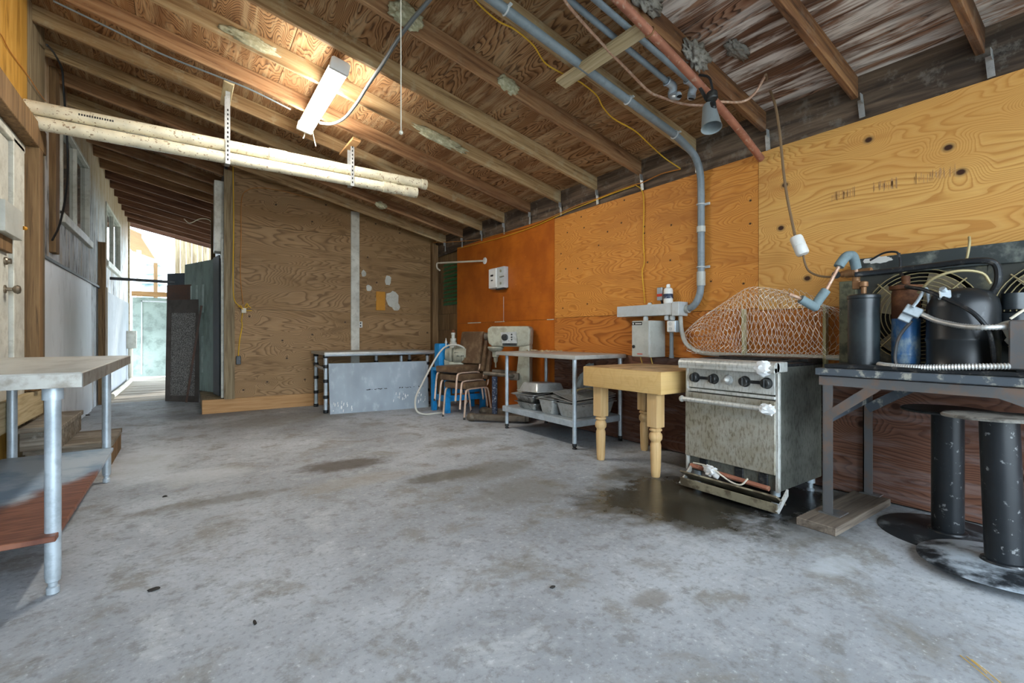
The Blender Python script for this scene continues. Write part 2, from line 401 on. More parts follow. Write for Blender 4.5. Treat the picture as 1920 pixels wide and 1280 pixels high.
iron_w = plain('flaking_painted_iron', col('#5a626a'), .5, .4, col('#c0beb0'), .8, 14, lo=.54, hi=.66)
tank_black = plain('black_tank_paint', col('#1a2024'), .32, 0, col('#3a4446'), .5, 7, spec=.5)
tank_drip = plain('dripped_black_tank_paint', col('#1b1f22'), .36, 0, col('#8b9294'), .6, 12, lo=.6, hi=.72, stretch=(1, 1, .5))
blue_can = plain('stained_blue_canister', col('#356496'), .4, .1, col('#a9b8b4'), .8, 11, lo=.46, hi=.66, stretch=(1, 1, .5))
rust = plain('brown_rust', col('#54331f'), .75, .2, col('#8a5a36'), .5, 18)
knob_m = plain('tarnished_knob', col('#8d8272'), .3, .8)
brass = plain('brass_fitting', col('#8e6a48'), .5, .3, col('#7a4a26'), .5, 20)
insul = plain('grey_foam_insulation', col('#6f8084'), .75, 0, col('#525e62'), .5, 20)
flexm = plain('silver_flex_conduit', col('#d0d0cc'), .38, .5, col('#8e8a82'), .4, 30)
wire_g = plain('yellowed_wire_guard', col('#a89a72'), .5, .3)
blade_m = plain('pale_fan_blade', col('#cfc6ae'), .5, .1, col('#9a8f76'), .4, 10)
disc_dust = plain('white_dusted_black_plate', col('#20252a'), .5, .1, col('#b6c2cc'), .95, 6, lo=.38, hi=.62)
disc_dust2 = plain('dusty_black_plate', col('#22262a'), .55, .1, col('#8a9196'), .6, 7, lo=.52, hi=.72)
plate_dust = plain('mottled_grey_plate', col('#8f8c84'), .6, .1, col('#3c3832'), .7, 14, lo=.48, hi=.62)
col_black = plain('worn_black_column', col('#1d2125'), .36, .1, col('#8c8e8e'), .7, 32, lo=.6, hi=.68)
panel_gm = plain('blue_grey_panel', col('#8f9ba4'), .5, 0, col('#b3bcc4'), .55, 11, lo=.52, hi=.74, stretch=(1, 1, .6))
netting = plain('galvanized_wire_netting', col('#d9d0c0'), .4, .35)
stake_m = wood('pale_stake', col('#948a60'), col('#bdb68a'), col('#d2cda6'), 'Z', .7)
green_m = plain('green_slat', col('#2f6b3e'), .5, 0, col('#1a3020'), .5, 9)
dgreen = plain('blue_green_door', col('#8a9c94'), .55, 0, col('#525e54'), .7, 4, stretch=(1, 1, .4))
ddark = plain('dark_door', col('#3a3e42'), .55, 0, col('#4a4640'), .4, 9)
bluegrey = plain('blue_grey_board', col('#4f565e'), .6, 0, col('#3a4046'), .5, 8)
brownboard = plain('red_brown_board', col('#5e4234'), .6, 0, col('#3f3a38'), .6, 6)
screen_f = plain('brown_grey_screen_frame', col('#57504a'), .65, 0, col('#38332f'), .5, 9)
def mk_mesh():
    m = NM('pebbled_screen_infill', .7); c = m.coord(); v = m.vor(c, 70.0)
    m.color(m.mix(m.step(v['Distance'], .2, .6), col('#a29e98'), col('#5b5854'))); m.bump(v['Distance'], .4, .004); return m.m
screen_m = mk_mesh()
def mk_stove(nm, c1, c2, c3):
    m = NM(nm, .42, .3, .5); c = m.coord(); s3 = m.sep(c)
    n = m.noise(m.comb(m.math('MULTIPLY', s3[0], 62.0), m.math('MULTIPLY', s3[1], 62.0), m.math('MULTIPLY', s3[2], 22.0)), 1.0, 6, .65)
    l = m.noise(c, 4.0, 4, .6)
    b = m.mix(m.step(l, .35, .65), c1, c2); b = m.mix(m.math('MULTIPLY', m.step(n, .48, .62), m.math('MULTIPLY', l, 1.1)), b, c3)
    m.color(b); m.rough(m.math('ADD', m.math('MULTIPLY', n, .4), .22)); return m.m
stove_m = mk_stove('greasy_stove_steel', col('#a8a498'), col('#918a78'), col('#584d38'))
stove_c = mk_stove('clean_stove_steel', col('#c8c9c4'), col('#b3b2aa'), col('#8c887c'))
stove_s = mk_stove('grimy_stove_side', col('#686a62'), col('#52544e'), col('#2e2d26'))
maple = ply('maple_block', col('#b2945f'), col('#ccae7c'), col('#d8bf94'), 'Y', 'Z', 7, False, 6.0, 5.0, .18, col('#b98f4c'), .5, rough=.5)
maple_l = wood('maple_leg', col('#b08e5c'), col('#cca976'), col('#d8ba8c'), 'Z', .5, col('#a98454'), .4)
def mk_top():
    m = NM('worn_block_top', .55); c = m.raw(); n = m.noise(m.scale(c, (3, 3, 3)), 2.0, 4, .6)
    m.color(m.mix(m.step(n, .38, .64), col('#c7a87c'), col('#9c8058'))); return m.m
maple_t = mk_top()
def mk_glass():
    m = NM('window_glass', .03, 0, .6); m.b.inputs['Transmission Weight'].default_value = 1.0; m.b.inputs['IOR'].default_value = 1.45
    m.color(col('#e4ece8')); return m.m
glass = mk_glass()
def mk_emit(nm, c, s):
    m = NM(nm); m.b.inputs['Emission Color'].default_value = c; m.b.inputs['Emission Strength'].default_value = s; m.color(col('#f4f2ea')); return m.m
def mk_concrete():
    m = NM('stained_concrete', .62, 0, .35); c = m.raw(); s3 = m.sep(c)
    wv = m.noise(c, 2.2, 4, .6); wob = m.math('ADD', m.math('MULTIPLY', m.math('SUBTRACT', wv, .5), 1.1), m.math('MULTIPLY', m.math('SUBTRACT', m.noise(c, 11.0, 5, .7), .5), .9))
    n1 = m.noise(c, .55, 5, .62, .3); n2 = m.noise(c, 2.6, 7, .68, .4); n3 = m.noise(c, 38.0, 4, .7); n4 = m.noise(m.scale(c, (1, 1, 1)), 9.0, 6, .7)
    b = m.mix(m.step(n1, .36, .64), col('#8c9094'), col('#b0b5ba'))
    b = m.mix(m.math('MULTIPLY', m.step(n2, .50, .66), .7), b, col('#7d786d'))
    b = m.mix(m.math('MULTIPLY', m.step(n2, .44, .30), .6), b, col('#bcc0c2'))
    b = m.mix(m.math('MULTIPLY', m.step(n4, .52, .66), .5), b, col('#6b6861'))
    b = m.mix(m.math('MULTIPLY', m.step(n4, .40, .28), .5), b, col('#c8cccd'))
    b = m.mix(m.math('MULTIPLY', m.step(n3, .50, .70), .5), b, col('#6a6c6c')); b = m.mix(m.math('MULTIPLY', m.step(n3, .42, .28), .55), b, col('#d2d6d8'))
    def spot(x, y, rx, ry, edge=.55):
        dx = m.math('DIVIDE', m.math('SUBTRACT', s3[0], x), rx); dy = m.math('DIVIDE', m.math('SUBTRACT', s3[1], y), ry)
        d = m.math('SQRT', m.math('ADD', m.math('MULTIPLY', dx, dx), m.math('MULTIPLY', dy, dy)))
        d = m.math('ADD', d, wob); return m.step(d, 1.0, 1-edge)
    def blend(b, sp, c, k): return m.mix(m.math('MULTIPLY', sp, k), b, c)
    for (x, y, rx, ry, cc, k) in ((1.05, 4.0, .46, .24, '#4a3f31', .8), (1.62, 3.25, .38, .18, '#4f4836', .7), (1.1, 3.5, .5, .2, '#9c968a', .4),
                                  (.15, 3.6, .5, .12, '#5d5648', .5), (2.3, 4.2, .5, .25, '#6f6a5c', .5), (1.9, 2.6, .5, .3, '#6f6b62', .5),
                                  (1.55, 1.25, .12, .08, '#6b5f4c', .5), (2.0, 3.2, .5, .25, '#69655a', .5), (2.9, 1.2, .5, .3, '#4e493e', .5),
                                  (2.5, .95, .22, .10, '#c4ccd2', .5), (.2, 7.6, .7, .5, '#5d6062', .5), (1.0, 6.6, 1.2, .5, '#777468', .45),
                                  (-.3, 5.0, .35, .9, '#c0c6ca', .5), (.1, 4.3, .4, .3, '#c3c8ca', .45), (3.3, 3.9, .5, .8, '#7a8086', .2)):  # last spot paints the bluish shade under the steel table
        b = blend(b, spot(x, y, rx, ry), col(cc), k)
    wet = spot(2.64, 1.98, .80, .74, .6); stove_dark = spot(3.14, 1.60, .68, .64, .6); dk = spot(2.46, 1.72, .26, .26, .7)  # second spot is near-black and smoother, under the stove
    b = blend(b, wet, col('#38311f'), .92); b = blend(b, stove_dark, col('#131313'), .93); b = blend(b, dk, col('#2b2720'), .55)
    m.color(b)
    r = m.math('ADD', m.math('MULTIPLY', n2, .3), .46); r = m.math('SUBTRACT', r, m.math('MULTIPLY', m.math('MAXIMUM', wet, stove_dark), .38), clamp=True)
    m.rough(r); m.bump(m.math('ADD', n3, m.math('MULTIPLY', n4, 1.5)), .25, .003); return m.m
concrete = mk_concrete()
ground_m = plain('pale_gravel', col('#8f8f84'), .9, 0, col('#6c705c'), .6, 4)

# ---------------------------------------------------------------- the setting: floor
fl = struct(obj('floor', MB().bb(-1.7, 3.9, -3.6, 9.72, -.12, 0), concrete, smooth=False)); lab(fl, 'stained grey concrete slab floor')
for i in range(24):                                # boardwalk of the side passage
    y = 9.74+i*.225
    p = obj('deck_plank', MB().bb(-1.14, 1.4, y, y+.215, -.045+random.uniform(-.003, .003), random.uniform(-.004, .004), .004), wood_deck, fl)
gr = struct(obj('ground', MB().bb(-60, 60, -40, 90, -.4, -.14), ground_m, smooth=False)); lab(gr, 'pale open ground outside the shed')

# ---------------------------------------------------------------- ceiling: rafters, plywood sheets, metal ties
AS = math.atan(RS)
ceil = sempty('ceiling', 'sloping shed roof of dark plywood on bare rafters')
raf_bms = {}
for i in range(-5, 24):
    y = .68+.607*i
    key = 's' if y > 9.8 else 'd' if y < 2.2 else ('r' if (i % 3 == 1 or y > 7.6) else 'n')
    if key not in raf_bms:
        b = MB(); b.bb(-5.05, .02, -.02, .02, 0, .14, .003)
        raf_bms[key] = obj('rafter', b, {'d': raf_d, 's': raf_p, 'r': raf_m2, 'n': raf_m}[key], ceil); r = raf_bms[key]
    else:
        r = raf_bms[key].copy(); C.objects.link(r)
    r.location = (3.68, y, RA); r.rotation_euler = (random.uniform(-.01, .01), AS, 0)
for k in range(5):                                 # roof sheets, grain along the building
    x1 = 3.86-k*1.05; x0 = x1-1.046; off = 1.894-2.428*3
    for j in range(10):
        y0, y1 = off+j*2.428, off+(j+1)*2.428-.005
        y0 = max(y0, -2.4); y1 = min(y1, 14.5)
        if y1-y0 < .2: continue
        b = MB(); u = random.uniform(0, .002)
        b.prism([(x0, y0, zroof(x0, .1435+u)), (x1, y0, zroof(x1, .1435+u)), (x1, y1, zroof(x1, .1435+u)), (x0, y1, zroof(x0, .1435+u))], (0, 0, .012))
        obj('roof_sheet', b, ply_roof_b if (y0+y1)/2 < 2.3 and x1 > 1.2 else ply_roof, ceil, smooth=False)
b = MB(); b.prism([(x, y, zroof(x, .165)) for x, y in ((-1.75, -2.45), (3.95, -2.45), (3.95, 14.55), (-1.75, 14.55))], (0, 0, .04))
obj('roofing', b, rust_black, ceil, smooth=False)  # unseen cover slab added to keep light from leaking between sheets
tie0 = None
for i in range(-2, 12):
    y = .68+.607*i
    if tie0 is None:
        b = MB(); b.bb(-.003, .003, -.016, .016, -.12, .0); b.bb(-.04, .0, -.016, -.013, -.03, .03)
        for q in range(4): b.box((-.004, 0, -.105+q*.022), (.004, .012, .010))
        tie0 = obj('metal_tie', b, strap_m, ceil); t = tie0
    else:
        t = tie0.copy(); C.objects.link(t)
    t.location = (3.668, y-.04, 2.62+random.uniform(-.01, .02)); t.rotation_euler = (random.uniform(-.1, .1), 0, 0)

# ---------------------------------------------------------------- right wall
wr = sempty('wall_right', 'long plywood wall, amber to orange, dark red-brown along its foot')
def rsheet(y0, y1, z0, z1, m, nm='plywood_sheet', x=3.68):
    return obj(nm, MB().bb(x, x+.016, y0+.002, y1-.002, z0, z1), m, wr, smooth=False)
rsheet(-2.4, -.51, 1.27, 2.497, ply_A)
lab(rsheet(-.51, 1.928, 1.27, 2.497, ply_A), 'pale knotty pine plywood sheet with a printed stamp')
rsheet(1.928, 4.41, 1.285, 2.49, ply_B, x=3.683)
lab(rsheet(4.41, 6.91, 1.272, 2.52, orange, x=3.681), 'orange painted sheet')
rsheet(4.41, 6.91, .012, 1.268, orange, x=3.682)
rsheet(-2.4, 1.928, .872, 1.266, ply_mid); rsheet(1.928, 4.41, .872, 1.281, ply_mid, x=3.682)
lab(rsheet(-2.4, 1.928, .012, .868, ply_low), 'dark red-brown lower sheet'); rsheet(1.928, 4.41, .012, .868, ply_low, x=3.682)
obj('wall_plate', MB().bb(3.69, 3.73, -2.4, 7.7, 2.485, 2.82), plate_d, wr)
obj('cladding', MB().bb(3.705, 3.76, -2.4, 6.93, 0, 2.6), rust_black, wr, smooth=False)
for i in range(9):
    z = .05+i*.28
    obj('back_board', MB().bb(3.75, 3.775, 6.88, 7.9, z, z+.276), wood_brown, wr)
obj('gap_backing', MB().bb(3.778, 3.79, 6.8, 8.0, 0, 2.9), rust_black, wr)  # dark sheet added to block light through the board cracks
b = MB()
for i in range(90):                               # ink stamp printed on the pale sheet: illegible dashes
    y = random.choice((random.uniform(.78, .98), random.uniform(1.05, 1.18), random.uniform(1.28, 1.42))); zz = 2.035
    b.bb(3.6790, 3.6803, y, y+.0022, zz-random.uniform(.008, .04), zz+random.uniform(.005, .035))
st_ = obj('ink_stamp', b, wood_tan, wr, smooth=False); st_['kind'] = 'stuff'
b = MB(); b.bb(3.678, 3.6815, 6.15, 6.55, 1.262, 1.276); b.bb(3.678, 3.6815, 5.5, 5.75, 1.263, 1.272); b.bb(3.678, 3.6815, 4.42, 4.55, 1.263, 1.273); b.bb(3.678, 3.6815, 5.52, 5.526, 1.27, 1.62)
lab(obj('white_seam', b, white_w, wr), 'broken white caulk line along the joint of the orange sheets')

# ---------------------------------------------------------------- back wall
wb = sempty('wall_back', 'grey-brown plywood end wall of the shed room, on a raised platform')
def bsheet(x0, x1, z0, z1, m=ply_back, y=7.67, nm='plywood_sheet'):
    b = MB(); top = (lambda x: zroof(x, .13)) if z1 is None else (lambda x: z1)
    b.prism([(x0, y, z0), (x1, y, z0), (x1, y, top(x1)), (x0, y, top(x0))], (0, .016, 0)); return obj(nm, b, m, wb, smooth=False)
bsheet(.5, 3.66, .05, None, m=plate_d, y=7.692, nm='backing')  # unseen sheet added to stop light coming through the joints
bsheet(.5, 2.23, .19, 1.445); bsheet(.5, 2.23, 1.449, 2.66); bsheet(.5, 2.23, 2.664, None)
bsheet(2.234, 3.66, .19, 1.44, y=7.672); bsheet(2.234, 3.66, 1.444, None, y=7.672)
b = MB(); b.prism([(.43, 7.6, .19), (.555, 7.6, .19), (.555, 7.6, zroof(.555, .0)), (.43, 7.6, zroof(.43, .0))], (0, .09, 0)); obj('corner_post', b, wood_grey, wb)
b = MB(); b.prism([(3.555, 7.58, .0), (3.66, 7.58, .0), (3.66, 7.58, 2.66), (3.555, 7.58, 2.69)], (0, .09, 0)); obj('corner_post', b, wood_brown, wb)
lab(obj('white_batten', MB().bb(2.165, 2.30, 7.645, 7.669, .3, 3.06, .003), white_w, wb), 'white painted batten covering the sheet joint')
lab(obj('kick_board', MB().bb(.175, 3.6, 7.645, 7.668, 0, .19, .003), wood_tan, wb), 'raw tan board facing the platform')
obj('platform', MB().bb(.18, 3.6, 7.69, 9.0, 0, .186, .003), wood_grey, wb)
b = MB()
for (x, z, sx, sz) in ((2.37, 2.08, .04, .05), (2.46, 1.85, .05, .05), (2.62, 1.68, .05, .07), (2.78, 2.0, .05, .08), (2.86, 1.68, .1, .14), (2.92, 1.56, .06, .07)):
    b.blob((x, 7.668, z), (sx, .005, sz), .45, 2.5, 2, int(x*50))
lab(obj('filler_patch', b, white_w, wb), 'dabs of white filler')['kind'] = 'stuff'
lab(obj('orange_plate', MB().bb(2.575, 2.73, 7.655, 7.668, 1.49, 1.80, .003), plate_y, wb), 'small orange-yellow plate screwed to the plywood')
b = MB(); b.bb(2.29, 2.35, 7.655, 7.668, 1.2, 1.3, .004); oo = obj('outlet_cover', b, bottle_w, wb)
b = MB(); b.bb(2.31, 2.33, 7.652, 7.656, 1.215, 1.24); b.bb(2.31, 2.33, 7.652, 7.656, 1.26, 1.285); obj('socket_face', b, black_p, oo)

# shed side wall towards the passage, with white framed doorway
ws = sempty('wall_side', 'shed side wall along the passage with a white framed doorway')
obj('wall_panel', MB().bb(.44, .48, 7.75, 9.7, .19, 3.45), ddark, ws, smooth=False)
obj('white_frame', MB().bb(.32, .438, 7.75, 8.0, 2.25, 3.24, .003), white_w, ws)
obj('white_frame', MB().bb(.405, .438, 8.02, 9.4, 2.2, 3.25, .003), white_w, ws)
obj('rear_panel', MB().bb(.44, 3.7, 9.7, 9.73, 0, 2.9), plate_d, ws, smooth=False)
obj('eave_beam', MB().bb(3.58, 3.67, 9.76, 14.4, 2.53, 2.66, .004), raf_m2, ws)
obj('white_frame', MB().bb(.40, .438, 7.7, 7.78, .2, 2.42, .003), white_w, ws)
obj('dark_stud', MB().bb(.36, .43, 9.9, 9.99, .0, 3.3, .003), wood_brown, ws)

# ---------------------------------------------------------------- left wall
wl = sempty('wall_left', 'house wall on the left: stained siding above white panels')
XL = -1.12
def lpiece(y0, y1, z0, z1, m, nm, x=XL, t=.03): return obj(nm, MB().bb(x-t, x, y0+.002, y1-.002, z0, z1), m, wl, smooth=False)
W1, W2 = (6.95, 8.72, 2.38, 3.42), (10.4, 12.45, 2.33, 3.33)
for (y0, y1, z0, z1) in ((5.9, 6.95, 1.83, 3.9), (6.95, 8.72, 1.83, 2.38), (6.95, 8.72, 3.42, 3.9), (8.72, 10.4, 1.83, 3.9), (10.4, 12.45, 1.83, 2.33), (10.4, 12.45, 3.33, 3.9), (12.45, 14.15, 1.83, 3.9)):
    lpiece(y0, y1, z0, z1, siding, 'siding_sheet')
for (y0, y1) in ((5.9, 7.05), (7.05, 8.9), (10.05, 11.6), (11.6, 14.15)): lpiece(y0, y1, 0, 1.822, white_panel if y0 < 10 else far_panel_dimmed, 'white_panel', XL+.012, .04)
lpiece(8.9, 10.05, 0, 1.822, siding, 'white_panel', XL-.01)
b = MB(); b.bb(XL, XL+.025, 5.9, 9.9, 1.80, 1.835, .003); obj('drip_ledge', b, rust_black, wl)
lpiece(-2.4, 5.9, 0, 3.95, yellow_ply, 'backing', -1.16, .05)
# nearer, door part of the wall
lab(lpiece(-2.4, 5.32, 2.76, 3.9, yellow_ply, 'yellow_sheet', -1.05, .06), 'yellow-brown plywood above the door')
lab(lpiece(5.32, 5.95, 0, 3.9, wood_grey, 'jamb_board', -1.06, .06), 'greyed board beside the door')
lpiece(-2.4, 4.0, 0, 2.76, siding, 'siding_sheet', -1.05, .06)
lab(obj('header_beam', MB().bb(-1.06, -.955, 3.9, 5.42, 2.56, 2.75, .004), wood_brown, wl), 'rough brown header beam over the door')
obj('door_post', MB().bb(-1.06, -.955, 5.2, 5.31, .63, 2.56, .004), wood_brown, wl)
obj('stud', MB().bb(XL-.01, XL+.05, 6.45, 6.62, 1.9, 3.75, .004), wood_brown, wl)
obj('passage_post', MB().bb(XL, XL+.09, 9.6, 9.7, 0, 2.52, .004), wood_brown, wl)
obj('passage_post', MB().bb(XL+.012, XL+.07, 9.95, 10.05, 0, 1.85, .004), wood_grey, wl)
obj('end_post', MB().bb(XL-.03, XL+.03, 14.16, 14.28, 0, 3.8, .004), wood_pale, wl)
# windows
def window(n, y0, y1, z0, z1):
    w_ = sempty('window_%d' % n, 'two-pane window with pale frame high in the stained wall'); x = XL
    b = MB(); t = .045
    b.bb(x-.05, x+.02, y0, y0+t, z0, z1, .004); b.bb(x-.05, x+.02, y1-t, y1, z0, z1, .004); b.bb(x-.05, x+.02, y0, y1, z1-t, z1, .004); b.bb(x-.05, x+.02, y0, y1, z0, z0+t, .004)
    obj('window_frame', b, white_w, w_)
    obj('window_sill', MB().bb(x-.02, x+.05, y0-.06, y1+.06, z0-.09, z0-.002, .005), white_w, w_)
    ym = y0+(y1-y0)*.52
    obj('mullion', MB().bb(x-.045, x+.005, ym-.022, ym+.022, z0+t, z1-t, .003), white_w, w_)
    for a, c in ((y0+t, ym-.03), (ym+.03, y1-t)):
        obj('pane', MB().bb(x-.032, x-.028, a, c, z0+t, z1-t), glass, w_, smooth=False)
    obj('blind', MB().bb(x-.075, x-.07, y0, y1, z0, z1), white_panel, w_, smooth=False)
window(1, *W1); window(2, *W2)
obj('dark_room', MB().bb(-2.4, -1.29, 6, 14, 1.9, 3.9), black_hole, wl, smooth=False)
d1 = sempty('door_1', 'white house door on the left above the timber steps', (-1.07, 4.0, .46))
obj('door_leaf', MB().bb(-1.10, -1.06, 4.0, 4.88, .47, 2.48, .004), white_w, d1)
obj('door_casing', MB().bb(-1.10, -1.035, 4.9, 5.17, .42, 2.52, .004), white_w, d1)
obj('door_casing', MB().bb(-1.10, -1.035, 3.9, 5.19, 2.49, 2.555, .004), white_w, d1)
b = MB(); b.lathe([(.03, 0), (.03, .008), (.012, .012), (.012, .04), (.026, .05), (.033, .066), (.026, .08), (.006, .085)], (-1.06, 4.79, 1.40), (1, 0, 0), 20)
lab(obj('door_knob', b, knob_m, d1), 'tarnished round knob')
b = MB(); b.lathe([(.028, 0), (.028, .012), (.02, .02), (.02, .035), (.004, .036)], (-1.06, 4.79, 1.60), (1, 0, 0), 16); obj('deadbolt', b, knob_m, d1)

# ---------------------------------------------------------------- left work table and steps
t = thing('work_table', 'long steel-topped work table with pipe legs and plywood undershelf, by the timber steps', 'table', (-.7, 3.6, 0))
b = MB(); b.bb(-1.03, -.352, 2.60, 4.60, .865, .92, .004); obj('table_top', b, galv_top, t)
b = MB(); b.bb(-1.032, -.350, 2.597, 2.601, .858, .915, .001); b.bb(-.3535, -.3495, 2.597, 4.602, .858, .916, .001); obj('edge_band', b, edge_rust, t)
for (x, y) in ((-.455, 2.69), (-.478, 4.50), (-.96, 2.69), (-.96, 4.50)):
    b = MB(); b.cyl((x, y, .07), (x, y, .865), .0265); b.lathe([(.034, 0), (.034, .055), (.028, .06)], (x, y, .805), n=20)
    l_ = obj('leg', b, galv, t)
    b = MB(); b.lathe([(.012, 0), (.022, .004), (.022, .03), (.016, .035), (.016, .05), (.024, .055), (.024, .085)], (x, y, 0), n=16); obj('adjustable_foot', b, galv, l_)
lab(obj('undershelf', MB().bb(-1.0, -.435, 2.62, 4.46, .235, .258, .003), ply_shelf, t), 'brown plywood shelf with blue-grey shade painted in')

t = thing('timber_steps', 'two greyed timber steps up to the white door at far left', 'steps', (-.85, 5.4, 0))
st = []
obj('tread', MB().bb(-1.03, -.5, 5.08, 5.78, .155, .195, .004), wood_step, t)
obj('riser', MB().bb(-1.02, -.53, 5.10, 5.135, 0, .154, .003), wood_step, t); obj('side_board', MB().bb(-.54, -.507, 5.09, 5.77, 0, .154, .003), wood_brown, t)
obj('tread', MB().bb(-1.04, -.79, 4.98, 5.9, .335, .375, .004), wood_step, t)
obj('riser', MB().bb(-1.03, -.82, 5.0, 5.035, .197, .334, .003), wood_step, t); obj('side_board', MB().bb(-.825, -.80, 5.0, 5.86, .197, .334, .003), wood_step, t)
obj('landing_board', MB().bb(-1.033, -.99, 3.5, 5.5, .42, .625, .003), wood_pale, t)

# ---------------------------------------------------------------- ceiling fittings
for k, (z, lb, x1, jx) in enumerate(((2.868, 'upper of two long white plastic pipes slung across the shed', 2.34, .75), (2.752, 'lower of two long white plastic pipes slung across the shed', 2.22, 1.9))):
    t = thing('plastic_pipe', lb, 'pipe', (.6, 5.2, z), 'white pipes slung under the rafters')
    b = MB(); b.cyl((-1.04, 5.2, z), (x1, 5.2, z), .054, n=24); obj('pipe_body', b, pvc_white, t)
    obj('end_coupling', MB().cyl((x1-.16 if k else x1-.05, 5.2, z), (x1+.01, 5.2, z), .060, n=24), pvc_white, t); obj('coupling', MB().cyl((jx-.08, 5.2, z), (jx+.08, 5.2, z), .060, n=24), pvc_white, t)
    b = MB()
    for q in range(14): b.bb(-.72+q*.016, -.712+q*.016+random.uniform(0, .004), 5.1455, 5.1475, z-.008, z+.008)
    if not k: obj('printed_marking', b, black_p, t)
for (x, y0, y1, lb) in ((.32, 4.98, 5.5, 'white-edged wooden cleat with perforated strap holding the white pipes near the passage'), (1.47, 4.98, 5.5, 'bare wooden cleat with perforated strap holding the free ends of the white pipes')):
    t = thing('pipe_hanger', lb, 'hanger', (x, 5.2, zroof(x)), 'hangers of the white pipes')
    zc = zroof(x)-.022
    b = MB(); b.box((x, (y0+y1)/2, zc), (.085, y1-y0, .034), Euler((0, AS, 0)).to_matrix(), .003); obj('wood_cleat', b, wood_pale if x < 1 else wood_tan, t)
    b = MB(); b.bb(x-.019, x+.019, 5.137, 5.1405, 2.68, zc-.02); b.bb(x-.019, x+.019, 5.2595, 5.263, 2.69, zc-.02); b.bb(x-.019, x+.019, 5.14, 5.26, 2.688, 2.692); obj('perforated_strap', b, strap_m, t)
    b = MB()
    for q in range(12): b.box((x, 5.1365, 2.72+q*.042), (.011, .002, .02))
    o = obj('strap_holes', b, black_hole, t); o['kind'] = 'stuff'

t = thing('strip_light', 'lit fluorescent strip light fixed under the rafters', 'lamp', (1.0, 4.48, 3.25))
R = Euler((0, AS, 0)).to_matrix()
b = MB(); b.box((1.0, 4.48, 3.222), (.125, 1.34, .05), R, .006); obj('lamp_housing', b, lamp_w, t)
b = MB(); b.box((.992, 4.48, 3.176), (.14, 1.28, .062), R, .018); obj('diffuser', b, mk_emit('lit_diffuser', (1, .95, .86, 1), 38.0), t)
for y in (3.82, 5.14):
    b = MB(); b.box((.994, y, 3.188), (.15, .035, .095), R, .01); obj('end_cap', b, lamp_w, t)
b = MB(); b.tube([(1.0, 5.16, 3.18), (1.0, 5.2, 3.13), (.99, 5.21, 3.10)], .006, 6, 4); b.tube([(1.07, 5.16, 3.18), (1.1, 5.22, 3.12), (1.12, 5.24, 3.06)], .006, 6, 4); obj('loose_wire', b, cord_w, t)
b = MB(); P = [onroof(x, y, -.035) for x, y in ((600, 230), (622, 232), (645, 222), (668, 195), (690, 160), (716, 122), (745, 75), (775, 35), (805, 0), (840, -50))]; b.tube(P, .014, 10, 4)
tag(obj('lamp_conduit', b, lamp_grey, origin=P[3]), 'thin grey conduit curving across the rafters to the strip light', 'conduit')
b = MB(); P = [onroof(x, y, -.02) for x, y in ((100, 2), (210, 55), (300, 100), (400, 140), (470, 168), (545, 205))]; b.tube(P, .008, 8, 3)
tag(obj('bay_conduit', b, lamp_grey, origin=P[2]), 'slim grey-green conduit along the rafter left of the strip light', 'conduit')
t = thing('pull_cord', 'thin white pull cord hanging from the rafters', 'cord', (.976, 2.487, 3.24))
obj('cord', MB().tube([(.976, 2.487, 3.25), (.975, 2.487, 2.8), (.976, 2.487, 2.2)], .0035, 6), cord_w, t)
obj('bead', MB().lathe([(.003, 0), (.011, .006), (.012, .016), (.004, .026)], (.976, 2.487, 2.18), n=12), cord_w, t)

t = thing('wall_conduit', 'thick grey conduit along the roof bending down the plywood wall to the wireway', 'conduit', (3.3, 2.40, 2.6))
P = [(x, 2.405, zroof(x)-.036) for x in (.5, 1.6, 2.4, 3.0, 3.28)]+[(3.44, 2.405, 2.655), (3.56, 2.404, 2.59), (3.63, 2.404, 2.47), (3.645, 2.404, 2.3), (3.645, 2.404, 1.9), (3.645, 2.404, 1.6), (3.645, 2.41, 1.46), (3.645, 2.44, 1.375), (3.645, 2.49, 1.322), (3.645, 2.56, 1.305)]
obj('conduit_body', MB().tube(P, .030, 14, 5), pvc_grey, t)
for q0, q1 in (((3.645, 2.404, 1.50), (3.645, 2.404, 1.62)), ((3.645, 2.404, 1.96), (3.645, 2.404, 2.01)), ((3.645, 2.52, 1.306), (3.645, 2.55, 1.305))): obj('coupling', MB().cyl(q0, q1, .036, n=18), enam, t)
for q in ((1.62, 0), (2.72, 0), (3.28, 0)):
    x = q[0]; b = MB(); b.torus((x, 2.405, zroof(x)-.036), (1, 0, -RS), .0325, .006, 20, 6); b.box((x, 2.36, zroof(x)-.03), (.02, .03, .008), R); obj('strap_clamp', b, enam_l, t)
for z in (1.66, 2.2):
    b = MB(); b.torus((3.645, 2.404, z), (0, 0, 1), .0325, .006, 20, 6); b.bb(3.668, 3.679, 2.34, 2.39, z-.01, z+.01); obj('strap_clamp', b, enam_l, t)
